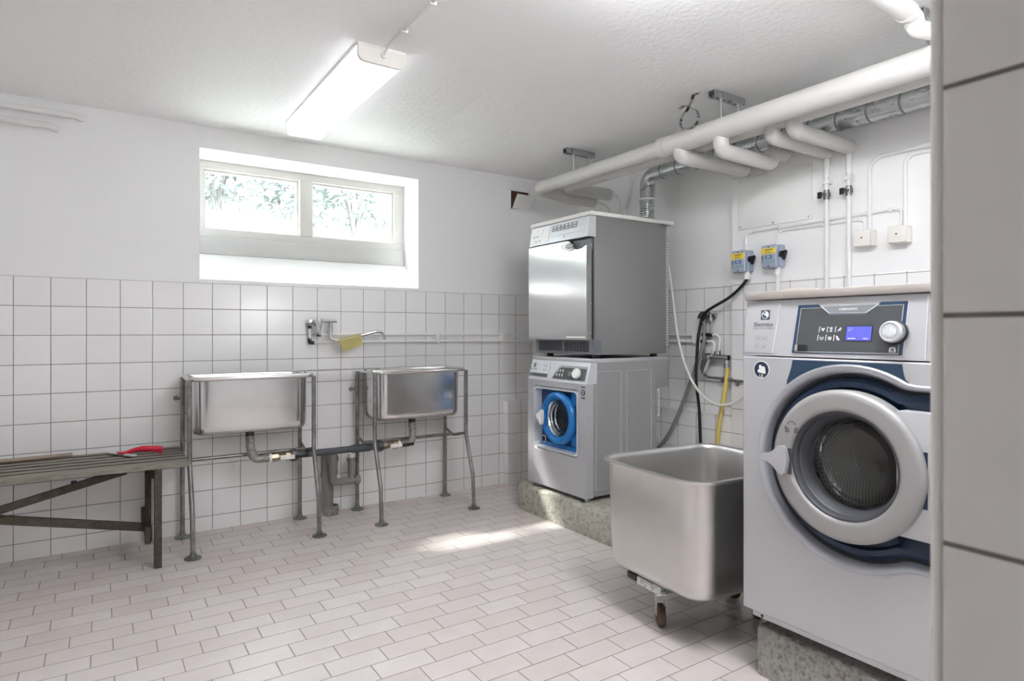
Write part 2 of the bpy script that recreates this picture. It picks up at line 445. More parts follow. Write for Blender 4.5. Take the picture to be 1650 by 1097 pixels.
# ------------------------------------------------------------------ outside
def slope(x, y): 
    t = max(0, y-4.42); return 1.55 + .33*t + .05*math.sin(x*1.3+y)
g = B(); N = 26
vs = [[g.bm.verts.new((-7+18*i/N, 4.42+7*j/N, slope(-7+18*i/N, 4.42+7*j/N))) for i in range(N+1)] for j in range(N+1)]
for j in range(N):
    for i in range(N): g.bm.faces.new((vs[j][i], vs[j][i+1], vs[j+1][i+1], vs[j+1][i]))
gr = struct('ground_bank', g, 'grass')
bl = B()
for i in range(14000):
    x = random.uniform(-4, 5); y = 4.52+random.random()**1.3*4.5; z = slope(x, y)
    a = random.uniform(0, PI); hgt = random.uniform(.05, .22); w = .006
    dx, dy = math.cos(a)*w, math.sin(a)*w; lx, ly = random.uniform(-.06, .06), random.uniform(-.06, .06)
    V = [bl.bm.verts.new(p) for p in ((x-dx, y-dy, z-.01), (x+dx, y+dy, z-.01), (x+lx, y+ly, z+hgt))]
    bl.bm.faces.new(V)
M['blades'] = mat('grass_blades', '6b716c', .8)
gs = part('grass', bl, 'blades', smooth=0); gs['kind'] = 'stuff'; gs['label'] = 'pale dry grass on the bank outside the window'; gs['category'] = 'grass'
def shrub(label, x, y, h, wdt, n, loc_seed):
    random.seed(loc_seed); z = slope(x, y)
    t = thing('shrub', label, 'shrub', (x, y, z))
    f = B(); st = B()
    for i in range(7):
        a = random.uniform(0, 2*PI); l = random.uniform(.5, 1.)
        p = [(x, y, z-.03), (x+math.cos(a)*wdt*.25*l, y+math.sin(a)*wdt*.2*l, z+h*.45), (x+math.cos(a)*wdt*.7*l, y+math.sin(a)*wdt*.5*l, z+h*.9*l)]
        st.tube(spline(p, 5), [.018-.0011*j for j in range(11)], 6)
    for i in range(n):
        a = random.uniform(0, 2*PI); r = random.random()**.6
        hz = random.random(); c = Vector((x+math.cos(a)*wdt*r, y+math.sin(a)*wdt*.7*r, z+.1+h*hz*(1.05-.35*r)))
        d = Vector((random.uniform(-1, 1), random.uniform(-1, 1), random.uniform(-.6, .8))).normalized(); e = d.cross(Vector((random.random(), random.random(), 1))).normalized()
        L = random.uniform(.03, .07); W = L*.28
        V = [f.bm.verts.new(p) for p in (c-d*L, c+e*W, c+d*L, c-e*W)]; f.bm.faces.new(V)
    part('foliage', f, 'leaf', t, smooth=0); part('stems', st, 'bark', t)
shrub('leafy pale green shrub seen through the left window pane', .95, 6.6, 1.5, 1.2, 5200, 1)
shrub('thin branchy shrub seen through the right window pane', 2.1, 6.0, 1.0, .75, 1100, 2)

# ------------------------------------------------------------------ ceiling light, cable
t = thing('ceiling_light', 'long white fluorescent ceiling light with ribless diffuser above the sinks', 'ceiling light', (.99, 3.07, ZC))
def dif_loop(y, ins=0.):
    x0, x1, zt, zb, r = .888+ins, 1.092-ins, 2.337, 2.276+ins, .03
    pts = [(x0, zt)] + [(x0+r-r*math.cos(a), zb+r-r*math.sin(a)) for a in [PI/2*i/6 for i in range(7)]] + [(x1-r+r*math.sin(a), zb+r-r*math.cos(a)) for a in [PI/2*i/6 for i in range(7)]] + [(x1, zt)]
    return [(p[0], y, p[1]) for p in pts]
part('diffuser', B().loft([dif_loop(2.50), dif_loop(3.66)]), emit_mat('light_diffuser', 'f8fafe', LAMP1, 'f6f6f4'), t, 'glossy white diffuser')
part('housing', B().box((.883, 2.486, 2.337), (1.097, 3.674, ZC), .002), 'paint', t)
part('end_cap', B().loft([dif_loop(2.484, -.003), dif_loop(2.499, -.003)]), 'plastic_box', t)
part('end_cap', B().loft([dif_loop(3.661, -.003), dif_loop(3.675, -.003)]), 'plastic_box', t)
t = thing('light_cable', 'thin white cable running over the ceiling to the fluorescent light', 'cable', (1., 2.2, ZC))
part('cable', B().tube([(.995, 2.478, 2.312), (.997, 2.44, 2.335), (1., 2.41, 2.343), (1.005, 2.2, 2.343), (1.0, 1.95, 2.343), (1.35, 1.6, 2.343), (1.37, 1.452, 2.343)], .0055, 10, .03), 'pipe_white', t)
part('strain_relief', B().cyl((.995, 2.484, 2.312), (.995, 2.474, 2.312), .012), 'plastic', t)
for y in (2.29, 2.04): part('cable_clip', B().box((.99, y-.006, 2.334), (1.02, y+.006, ZC-.0005), .003), 'plastic', t)

# fill light added above the view, modelled as a second ceiling lamp
LX = 1.42
t = thing('ceiling_light', 'added fill light in the form of a fluorescent ceiling light, out of view near the doorway', 'ceiling light', (LX, .85, ZC))
part('housing', B().box((LX-.105, .25, 2.337), (LX+.105, 1.45, ZC), .002), 'paint', t)
part('diffuser', B().box((LX-.1, .26, 2.235), (LX+.1, 1.44, 2.337), .02, 3), emit_mat('fill_diffuser_room', 'f8fafe', FILL_ROOM), t)
t = thing('ceiling_light', 'added fill light in the form of a corridor ceiling light, unseen behind the camera', 'ceiling light', (.2, -1.3, ZC))  # unseen corridor lamp, added to throw fill light through the doorway
part('housing', B().box((-.4, -1.4, 2.337), (.8, -1.2, ZC), .002), 'paint', t)
part('diffuser', B().box((-.39, -1.395, 2.28), (.79, -1.205, 2.337), .02, 3), emit_mat('fill_diffuser_corridor', 'f8fafe', FILL_CORRIDOR), t)

# ------------------------------------------------------------------ small pipes high on the back wall, hatch
for z, xe, lab in ((2.277, -.085, 'upper of two thin white pipe ends high on the back wall'), (2.206, -.195, 'lower and shorter of two thin white pipe ends high on the back wall')):
    solo('wall_pipe', B().tube([(XL+.002, 3.955, z), (xe-.02, 3.955, z), (xe+.012, 4.006, z)], .0155, 16, .02), 'pipe_white', lab, 'pipe', 'thin white pipe ends near the ceiling')
t = thing('wall_hatch', 'small square wall hatch with tilted white cover near the ceiling', 'hatch', (2.71, YB, 2.09))
part('hatch_frame', B().box((2.616, 3.998, 2.238), (2.812, 4.0115, 2.252), .002).box((2.616, 3.998, 2.086), (2.812, 4.0115, 2.1), .002).box((2.616, 3.998, 2.1), (2.632, 4.0115, 2.238), .002).box((2.796, 3.998, 2.1), (2.812, 4.0115, 2.238), .002), 'paint', t)
part('cavity_filling', B().box((2.633, 4.004, 2.101), (2.795, 4.0112, 2.237)), 'soil', t, 'brown rough filling inside the hatch', smooth=0)
part('hatch_cover', B().box((2.64, 3.992, 2.1), (2.80, 3.998, 2.22), .002, rot=Matrix.Rotation(math.radians(33), 3, 'X') @ Matrix.Rotation(math.radians(2), 3, 'Y'), piv=(2.72, 3.995, 2.101)), 'paint', t, 'loose white cover plate')

# ------------------------------------------------------------------ overhead pipes on the right
pA = thing('insulated_pipe', 'thick white lagged pipe under the ceiling, front one of the pair', 'pipe', (2.6, 2., 2.17))
zA = 2.172
part('pipe_run', B().tube([(2.6, .192, zA), (2.6, 2.41, zA)], .0535, 28), 'lagging', pA)
part('pipe_end_run', B().tube([(2.6, 2.41, zA), (2.6, 3.62, zA), (2.9, 3.62, zA-.03), (3.13, 3.62, zA-.03)], .043, 24, .07), 'lagging', pA)
part('joint_collar', B().tube([(2.6, 2.385, zA), (2.6, 2.435, zA)], .0565, 28), 'lagging', pA)
part('end_collar', B().cyl((3.13, 3.62, zA-.03), (3.145, 3.62, zA-.03), .040), 'pipe_white', pA)
pB = thing('insulated_pipe', 'white lagged pipe under the ceiling, rear one of the pair', 'pipe', (2.73, 2., 2.14))
zB = 2.175
part('pipe_run', B().tube([(2.735, .192, zB), (2.735, 3.47, zB), (2.95, 3.47, zB-.005), (3.15, 3.47, zB-.005)], .042, 24, .06), 'lagging', pB)
part('end_collar', B().cyl((3.15, 3.47, zB-.005), (3.17, 3.47, zB-.005), .039), 'pipe_white', pB)
def branch(lab, pts, r, ext=None, br=.055):
    t = thing('branch_pipe', lab, 'pipe', pts[0], 'white lagged branch pipes under the duct')
    part('pipe_run', B().tube(pts, r, 24, br), 'lagging', t)
    if ext: part('end_collar', B().cyl(ext[0], ext[1], ext[2]), 'pipe_white', t)
branch('shortest lagged branch pipe, farthest left, ending against the wall beside the flat panel', [(2.605, 2.30, 2.15), (2.605, 2.30, 2.095), (3.15, 2.30, 2.10), (3.19, 2.40, 2.115)], .041)
branch('lagged branch pipe with a turned-up elbow at its end', [(2.605, 2.04, 2.14), (2.605, 2.04, 2.065), (3.03, 2.04, 2.06), (3.03, 2.04, 2.13), (3.15, 2.04, 2.13)], .038)
branch('lagged branch pipe feeding the vertical pipe nearer the flat panel', [(2.735, 1.843, 2.16), (2.735, 1.843, 2.105), (3.17, 1.843, 2.105), (3.215, 1.843, 2.105)], .037, ((3.165, 1.843, 2.105), (3.222, 1.843, 2.105), .034))
branch('lagged branch pipe feeding the vertical pipe nearer the junction boxes', [(2.735, 1.725, 2.16), (2.735, 1.725, 2.105), (3.17, 1.725, 2.105), (3.215, 1.725, 2.105)], .037, ((3.165, 1.725, 2.105), (3.222, 1.725, 2.105), .034))

t = thing('ventilation_duct', 'galvanised spiral ventilation duct rising behind the dryer', 'duct', (3.12, 3.055, 1.3))
dX, dY, dZ = 3.122, 3.055, 2.22
pts = fillet([Vector((dX, dY, 2.07)), Vector((dX, dY, dZ)), Vector((dX, .192, dZ))], .11, 10)
part('duct_run', B().tube(pts, .048, 28), 'galv', t)
for y in [2.90, 2.77]+[2.62-.15*i for i in range(16)]:
    part('duct_seam', B().lathe([(.048, -.006), (.0505, -.003), (.0505, .003), (.048, .006)], (dX, y, dZ), (0, 1, 0), 28), 'seam', t)
fx = B(); pr = []
for i in range(250):
    z = i*.003; pr.append((.0455+.0055*(.5+.5*math.cos(i*PI/2.5)), z))
fx.lathe(pr, (dX, dY, 1.3), (0, 0, 1), 28, True, True)
part('flexible_hose', fx, 'galv', t)
part('hose_clamp', B().lathe([(.049, 0), (.055, .002), (.055, .014), (.049, .016)], (dX, dY, 2.05), (0, 0, 1), 28), 'paint', t)
# hangers
def hanger(y, lab):
    t = thing('pipe_hanger', lab, 'pipe hanger', (2.64, y, ZC), 'metal pipe hangers on the ceiling')
    r = B().box((2.525, y-.021, 2.318), (2.765, y-.018, ZC-.0005)).box((2.525, y+.018, 2.318), (2.765, y+.021, ZC-.0005)).box((2.525, y-.018, 2.318), (2.765, y-.008, 2.321)).box((2.525, y+.008, 2.318), (2.765, y+.018, 2.321)).box((2.525, y-.018, ZC-.004), (2.765, y+.018, ZC-.0005))
    for i in range(5): r.box((2.545+.045*i, y-.008, 2.318), (2.557+.045*i, y+.008, 2.321))
    part('slotted_rail', r, 'galv', t, smooth=0)
    for x, zz, rr in ((2.6, zA, .043 if y > 2.4 else .0535), (2.735, zB, .042)):
        rd = part('threaded_rod', B().cyl((x, y, zz+rr-.004), (x, y, 2.345), .0055, 12), 'galv', t)
        part('nut', B().cyl((x, y, 2.306), (x, y, 2.318), .011, 6), 'galv', rd)
hanger(3.20, 'slotted metal hanger rail on the ceiling nearest the window wall')
hanger(2.035, 'slotted metal hanger rail on the ceiling beside the looped strap')
hanger(1.10, 'slotted metal hanger rail on the ceiling behind the white elbow pipe')
st = B(); c0 = Vector((2.5, 2.15, 2.23)); lp = []
for i in range(25):
    a = PI/2+.28 + (2*PI-.56)*i/24
    lp.append((c0.y+.058*math.cos(a), c0.z+.05*math.sin(a)*(1.1 if math.sin(a) > 0 else .92)))
lp = [(2.215, 2.305), (2.19, 2.312), (2.16, 2.305)] + lp + [(2.14, 2.318), (2.125, 2.3465), (2.09, 2.3475)]
def ribbon(b, prof, x0, x1, th=.0016):
    P = [Vector((0, y, z)) for y, z in prof]; loops = []
    for i, p in enumerate(P):
        tt = (P[min(i+1, len(P)-1)]-P[max(i-1, 0)]).normalized(); nn = Vector((0, -tt.z, tt.y))*th/2
        loops.append([Vector((x0, 0, 0))+p+nn, Vector((x1, 0, 0))+p+nn, Vector((x1, 0, 0))+p-nn, Vector((x0, 0, 0))+p-nn])
    b.loft(loops)
ribbon(st, lp, 2.49, 2.508)
k = NT('perforated_strap'); x = k.xyz(); f = k.math('FRACT', k.math('MULTIPLY', k.math('ADD', x[1], x[2]), 55.))
k.l(k.mix(k.ramp(f, .35, .5), lin('4a4a49'), lin('b5b6b6')), k.b.inputs['Base Color']); k.b.inputs['Metallic'].default_value = .7; k.b.inputs['Roughness'].default_value = .4
solo('perforated_strap', st, k.m, 'looped perforated metal strap hanging empty from the ceiling', 'strap')
# white drain elbow, top right
t = thing('drain_pipe', 'white plastic drain pipe with elbow at the ceiling beside the door jamb', 'pipe', (2.5, 1.1, 2.3))
part('elbow', B().tube([(2.435, 1.10, 2.309), (2.50, 1.10, 2.311), (2.50, 1.10, 2.268), (2.60, 1.055, 2.262), (2.9, .95, 2.262)], .031, 20, .04), 'plastic', t)
part('pipe_run', B().tube([(1.4, 1.10, 2.312), (2.44, 1.10, 2.312)], .035, 20), 'plastic', t)
part('socket_collar', B().cyl((2.425, 1.10, 2.311), (2.45, 1.10, 2.311), .0375), 'plastic', t)
part('pipe_collar', B().cyl((2.50, 1.10, 2.272), (2.50, 1.10, 2.290), .034), 'plastic', t)

# ------------------------------------------------------------------ right wall: panel, vertical pipes, conduits, boxes
t = thing('wall_panel', 'flat white rectangular panel screwed to the right wall', 'panel', (XF, 2.17, 1.77))
part('board', B().box((XF-.011, 1.935, 1.77), (XF-.001, 2.409, 2.079), .002), 'paint', t)
for y, z in ((1.953, 2.06), (2.39, 2.06), (1.953, 1.785), (2.39, 1.785), (2.17, 1.783)):
    part('screw', B().dome((XF-.011, y, z), (-1, 0, 0), .006, .003, 10), 'galv', t)
pxv = 3.212
for y, lab in ((1.843, 'vertical white water pipe nearer the flat panel'), (1.725, 'vertical white water pipe nearer the junction boxes')):
    t = thing('water_pipe', lab, 'pipe', (pxv, y, 1.0), 'vertical white pipes on the right wall')
    part('pipe_run', B().tube([(pxv, y, .002), (pxv, y, 2.105), ], .011, 14), 'pipe_white', t)
    part('pipe_sleeve', B().cyl((pxv, y, 1.97), (pxv, y, 2.07), .0145, 16), 'pipe_white', t)
    part('pipe_clamp', B().box((pxv-.013, y-.02, 1.936), (XF-.0005, y+.02, 1.956), .003), 'plastic', t)
    v = part('stop_valve', B().cyl((pxv, y, 1.855), (pxv, y, 1.905), .0145, 12).cyl((pxv, y, 1.868), (pxv, y, 1.892), .019, 8).cyl((pxv, y, 1.88), (pxv-.035, y, 1.88), .009, 12), 'leg', t)
    part('valve_lever', B().box((pxv-.045, y+.004, 1.858), (pxv-.034, y+.026, 1.892), .003), 'black', v, 'black valve lever')
def isolator(y0, z0, lab, cable):
    """y0 = far (left) edge, z0 = bottom"""
    t = thing('isolator_switch', lab, 'electrical switch', (XF, y0-.05, z0), 'blue-grey isolator switches')
    y1 = y0-.095; z1 = z0+.13; xf = 3.155; ym = (y0+y1)/2
    part('enclosure', B().box((3.185, y1-.004, z0+.004), (XF-.001, y0+.004, z1), .008, 3), 'bluegrey', t)
    cov = part('cover', B().box((xf, y1, z0), (3.184, y0, z1), .009, 3), 'bluegrey', t)
    part('warning_label', B().box((xf-.0012, y1+.004, z0+.078), (xf+.001, y0-.003, z0+.112)), 'yellow_label', t, 'yellow warning label')
    pr = B().lathe([(.0085, -.0016), (.0085, 0), (.0055, 0), (.0055, -.0016)], (xf, y0-.014, z0+.097), (1, 0, 0), 16)
    for i, (w_, zz) in enumerate(((.05, .103), (.034, .096), (.044, .089), (.04, .083))): pr.box((xf-.0016, y0-.025-w_, z0+zz-(.0022 if i == 0 else .001)), (xf, y0-.025, z0+zz+(.0022 if i == 0 else .001)))
    part('label_print', pr, 'print_dark', t)
    bl_ = part('blue_label', B().box((xf-.0012, y1+.027, z0+.052), (xf+.001, y0-.027, z0+.07), .0005), 'blue_label', t, 'small blue label')
    part('label_mark', B().box((xf-.0017, y1+.034, z0+.056), (xf-.001, y0-.034, z0+.066)), 'bluegrey', bl_, smooth=0)
    part('indicator', B().box((xf-.0014, y0-.016, z0+.048), (xf+.001, y0-.004, z0+.07)), 'pvc_grey', t)
    fr_ = B(); a, b_, c_, d_ = y1+.008, y0-.004, z0+.030, z0+.043
    for q in (((a, c_), (b_, c_+.002)), ((a, d_-.002), (b_, d_)), ((a, c_), (a+.002, d_)), ((b_-.002, c_), (b_, d_))): fr_.box((xf-.0014, q[0][0], q[0][1]), (xf+.001, q[1][0], q[1][1]))
    part('green_label_frame', fr_, 'green_print', t, 'green outlined label')
    for zz in (z0+.01, z1-.012): part('cover_screw', B().cyl((xf-.0015, ym, zz), (xf+.002, ym, zz), .004, 10), 'black', t)
    kn = part('rotary_handle', B().cyl((3.195, y1-.003, z0+.075), (3.195, y1-.022, z0+.075), .019, 20).box((3.184, y1-.036, z0+.04), (3.204, y1-.02, z0+.098), .006, rot=Matrix.Rotation(.45, 3, 'Y')), 'black', t, 'black rotary handle on the side')
    yg = y1+.022
    part('cable_gland', B().cyl((3.205, yg, z0+.004), (3.205, yg, z0-.02), .017, 16).cyl((3.205, yg, z0-.018), (3.205, yg, z0-.04), .020, 6), 'plastic', t)
    return yg
y1g = isolator(2.398, 1.507, 'blue-grey isolator switch with black cable below, left one of two', 0)
y2g = isolator(2.196, 1.517, 'blue-grey isolator switch with white cable below, right one of two', 0)
def jbox(y0, y1, z0, lab):
    t = thing('junction_box', lab, 'junction box', (XF, (y0+y1)/2, z0), 'cream junction boxes')
    part('box_body', B().box((3.185, y1-.002, z0), (XF-.001, y0+.002, z0+.082), .006, 2), 'plastic_box', t)
    part('box_lid', B().box((3.168, y1, z0+.001), (3.186, y0, z0+.081), .006, 2), 'plastic_box', t)
    part('lid_screw', B().cyl((3.1665, (y0+y1)/2, z0+.042), (3.17, (y0+y1)/2, z0+.042), .004, 10), 'black', t)
jbox(1.68, 1.598, 1.582, 'cream square junction box on the wall nearer the vertical water pipes')
jbox(1.516, 1.436, 1.58, 'cream square junction box on the wall nearer the door jamb')
xc = 3.231
def cable(lab, pts, r, m='pipe_white', bend=.03, clips=(), grp='white cables on the right wall'):
    t = thing('cable', lab, 'cable', pts[0], grp)
    part('cable_run', B().tube(pts, r, 10, bend), m, t)
    for (y, z) in clips: part('cable_clip', B().box((xc-.010, y-.006, z-.010), (XF-.0005, y+.006, z+.010), .003), 'plastic', t)
cable('thin white cable from the left isolator along the wall to the far junction box', [(xc, 2.352, 1.637), (xc, 2.350, 1.742), (xc, 2.30, 1.748), (xc, 1.505, 1.753), (xc, 1.482, 1.74), (xc, 1.482, 1.664)], .0065, clips=((2.353, 1.69), (2.31, 1.748), (2.13, 1.749), (1.87, 1.751), (1.64, 1.752), (1.53, 1.753)))
cable('thin white cable from the right isolator along the wall to the near junction box', [(xc, 2.146, 1.648), (xc, 2.144, 1.727), (xc, 2.11, 1.730), (xc, 1.68, 1.727), (xc, 1.655, 1.715), (xc, 1.655, 1.665)], .0065, clips=((2.12, 1.730), (1.87, 1.729), (1.675, 1.724)))
cable('white conduit rising from the junction box nearer the water pipes', [(xc-.003, 1.628, 1.664), (xc-.003, 1.628, 1.985), (xc-.003, 1.59, 2.026), (xc-.003, .95, 2.03)], .009, bend=.045)
cable('white conduit rising from the junction box nearer the door jamb', [(xc-.003, 1.462, 1.662), (xc-.003, 1.462, 1.975), (xc-.003, 1.43, 2.003), (xc-.003, .95, 2.003)], .009, bend=.04)
cable('thick white cable dropping from the right isolator behind the large washer', [(3.205, y2g, 1.479), (3.208, y2g+.004, 1.40), (3.215, y2g+.005, 1.2), (3.215, y2g, .02)], .012, bend=.03)
cable('thin white cables dropping behind the dryer from the lagged pipe ends', [(3.17, 3.47, zB-.005), (3.255, 3.47, zB-.01), (3.268, 3.475, 2.10), (3.268, 3.49, 1.3)], .0075, bend=.05, grp='thin pipes behind the dryer')
for (y, pts, lab) in ((3.549, [(3.145, 3.62, zA-.03), (3.262, 3.62, zA-.04), (3.27, 3.58, 2.06), (3.27, 3.56, 1.3)], 'thin white pipe from the front lagged pipe end down behind the dryer'),
                      (3.42, [(3.288, 3.36, 2.32), (3.288, 3.40, 2.16), (3.288, 3.44, 2.08), (3.288, 3.44, 1.3)], 'thin white conduit sloping down the wall behind the dryer')):
    cable(lab, pts, .0075, bend=.05, grp='thin pipes behind the dryer')

# ------------------------------------------------------------------ white pipes along the walls at tap height
for z0, z1, lab in ((1.136, 1.132, 'upper white water pipe along the wall tiles'), (1.088, 1.090, 'lower white water pipe along the wall tiles')):
    solo('water_pipe', B().tube([(1.135 if z0 > 1.1 else 1.12, 3.978, z0), (3.272, 3.978, z0), (3.272, 2.77, z1)], .0075, 12, .04), 'pipe_white', lab, 'pipe', 'white pipes along the wall tiles')
for i, (x, lab) in enumerate(((1.997, 'white double pipe clip on the tiles above the right sink'), (2.538, 'white double pipe clip on the tiles beside the dryer'))):
    solo('pipe_clip', B().box((x-.012, 3.966, 1.078), (x+.012, 3.9905, 1.148), .003).box((x-.018, 3.990, 1.09), (x+.006, YB-.0005, 1.14), .002), 'plastic', lab, 'pipe clip', 'pipe clips')
solo('pipe_clip', B().box((3.258, 2.765, 1.078), (3.293, 2.785, 1.150), .003), 'plastic', 'white pipe clip on the right wall beside the black cable', 'pipe clip', 'pipe clips')

# wall tap over the sinks
t = thing('wall_tap', 'chrome wall-mounted mixer tap with long swan spout over the sinks', 'tap', (1.14, YB, 1.08))
yt = 3.945
part('tap_body', B().box((1.083, yt-.014, 1.203), (1.125, yt+.014, 1.236), .008, 3).tube([(1.10, yt, 1.224), (1.262, yt, 1.224)], .0125, 18).cyl((1.095, yt, 1.22), (1.095, YB-.0005, 1.22), .014, 16).cyl((1.14, yt, 1.21), (1.14, yt-.03, 1.21), .024, 24), 'chrome', t)
lv = part('lever', B().loft([[(1.14+w*math.cos(a)*1., yt-.03-.014*(1+math.sin(a)), z) for a in [2*PI*i/12 for i in range(12)]] for z, w in ((1.238, .014), (1.232, .024), (1.205, .022), (1.175, .014), (1.155, .011), (1.145, .012), (1.139, .006))]), 'chrome', t)
part('lever_tip', B().ball((1.146, yt-.046, 1.145), (.013, .011, .012)), 'plastic', lv, 'white lever tip')
part('spout', B().tube([(1.226, yt, 1.222), (1.226, yt, 1.105), (1.262, yt-.02, 1.098), (1.50, yt-.06, 1.155), (1.548, yt-.065, 1.155), (1.56, yt-.065, 1.105)], .0095, 14, .04), 'chrome', t)
part('spout_socket', B().cyl((1.226, yt, 1.212), (1.226, yt, 1.15), .0135, 16), 'chrome', t)
part('supply_tube', B().cyl((1.102, 3.972, 1.2), (1.102, 3.972, 1.11), .0085, 12).cyl((1.145, 3.976, 1.16), (1.145, 3.976, 1.13), .007, 12), 'pipe_white', t)
part('supply_elbow', B().tube([(1.102, 3.975, 1.118), (1.102, 3.976, 1.088), (1.128, 3.978, 1.086)], .0115, 12, .01).tube([(1.145, 3.978, 1.14), (1.172, 3.978, 1.137)], .0125, 12).cyl((1.102, 3.972, 1.175), (1.102, 3.972, 1.195), .012, 6), 'darkmetal', t, 'dark grey union fittings')
# cloth over the spout
cl = B(); NU, NV = 14, 14
def clothpt(i, j):
    u = i/NU; v = j/NV
    x0 = 1.264+.142*u; yb = yt-.024-.036*((x0-1.262)/.24); zt = 1.100+.055*((x0-1.262)/.238)
    if v < .22:
        a = PI*(1-v/.22); return Vector((x0, yb+.0135*math.cos(a), zt+.0115*math.sin(a)+.001))
    q = (v-.22)/.78
    top = Vector((x0, zt+.001)); bot = Vector((1.300+.112*u, 1.028+.044*u+.012*math.sin(u*PI)*0))
    p = top.lerp(bot, q)
    return Vector((p.x, yb-.0145-.007*math.sin(u*6+q*2)*q, p.y))
g_ = [[cl.bm.verts.new(clothpt(i, j)) for j in range(NV+1)] for i in range(NU+1)]
for i in range(NU):
    for j in range(NV): cl.bm.faces.new((g_[i][j], g_[i+1][j], g_[i+1][j+1], g_[i][j+1]))
bmesh.ops.solidify(cl.bm, geom=cl.bm.faces[:], thickness=.0025)
solo('cloth', cl, 'cloth', 'yellow cleaning cloth hung over the tap spout', 'cloth', smooth=60)

# ------------------------------------------------------------------ the two sinks
def sink(x0, x1, lab, drainx):
    t = thing('laundry_sink', lab, 'sink', ((x0+x1)/2, 3.75, 0), 'stainless sinks on tube stands')
    yf, yb_, zt = 3.645, 3.95, .905
    cx, cy = (x0+x1)/2, (yf+yb_)/2; w, d = x1-x0-.012, yb_-yf-.01
    def L(w_, d_, r, z): return [(p[0], p[1], z) for p in rr2(cx, cy, w_, d_, r, 7)]
    bw, bd = w-.035, d-.03
    part('basin', B().loft([L(bw-.09, bd-.09, .03, .598), L(bw-.05, bd-.05, .05, .600), L(bw-.02, bd-.02, .062, .608), L(bw-.006, bd-.006, .068, .622), L(bw, bd, .072, .645), L(bw+.004, bd+.004, .074, .86), L(bw+.006, bd+.006, .075, .893), L(bw+.02, bd+.02, .08, .898),
                            L(bw+.018, bd+.018, .08, .902), L(bw, bd, .072, .900), L(bw-.006, bd-.006, .07, .86), L(bw-.012, bd-.012, .07, .65), L(bw-.04, bd-.04, .06, .612), L(bw-.1, bd-.1, .03, .606)]), 'steel', t, 'rectangular steel basin with rounded corners', smooth=50)
    part('rim_tube', B().tube([(p[0], p[1], zt) for p in rr2(cx, cy, w+.004, d+.01, .05, 6)], .0125, 12, closed=True), 'steel_rim', t, 'polished tubular rim')
    for (x, y) in ((x0+.002, yf), (x1-.002, yf), (x0, yb_), (x1, yb_)):
        if y == yf: pts = [(x, yf, zt-.004), (x, yf, .47), (x+.004, 3.56, .22), (x+.006, 3.552, .0)]
        else: pts = [(x, y, zt-.004), (x, y, 0)]
        lg = part('leg', B().tube(pts, .0118, 14, .12), 'leg', t)
        fx_, fy_ = pts[-1][0], pts[-1][1]
        part('foot_flange', B().lathe([(.041, .0005), (.041, .005), (.03, .009), (.016, .012), (.014, .03)], (fx_, fy_, 0), (0, 0, 1), 24, True, True), 'leg', lg)
    part('crossbar', B().tube([(x0+.002, yf, .482), (x0+.002, 3.83, .445), (x0, yb_, .478)], .0095, 12, .06), 'leg', t)
    part('crossbar', B().tube([(x1-.002, yf, .482), (x1-.002, 3.83, .445), (x1, yb_, .478)], .0095, 12, .06), 'leg', t)
    part('stretcher', B().tube([(x0+.004, 3.83, .452), (x1-.004, 3.83, .452)], .0105, 12), 'leg', t)
    part('drain_outlet', B().lathe([(.036, .0), (.036, -.008), (.024, -.012), (.022, -.04)], (drainx, 3.79, .6), (0, 0, 1), 24, True, True), 'darkmetal', t)
sink(.390, 1.036, 'stainless laundry sink on a grey tube stand beside the bench', .715)
sink(1.402, 2.042, 'stainless laundry sink on a grey tube stand nearer the small washer', 1.715)
# grooved strip between the sinks
k = NT('grooved_metal_strip'); x = k.xyz(); f = k.math('FRACT', k.math('MULTIPLY', k.math('ADD', x[0], k.math('MULTIPLY', x[2], .8)), 70.))
k.l(k.mix(k.ramp(f, .4, .55), lin('5c5d5e'), lin('d8d9da')), k.b.inputs['Base Color']); k.b.inputs['Metallic'].default_value = .6; k.b.inputs['Roughness'].default_value = .35
t = thing('drip_strip', 'narrow grooved metal strip bridging the gap between the two sinks', 'strip', (1.22, 3.84, .9))
part('strip_plate', B().box((.95, 3.80, .9185), (1.50, 3.845, .926), .003), 'steel_rim', t)
part('grooved_edge', B().box((1.0, 3.7985, .9185), (1.45, 3.8, .925)), k.m, t, 'edge with slanted grooves', smooth=0)

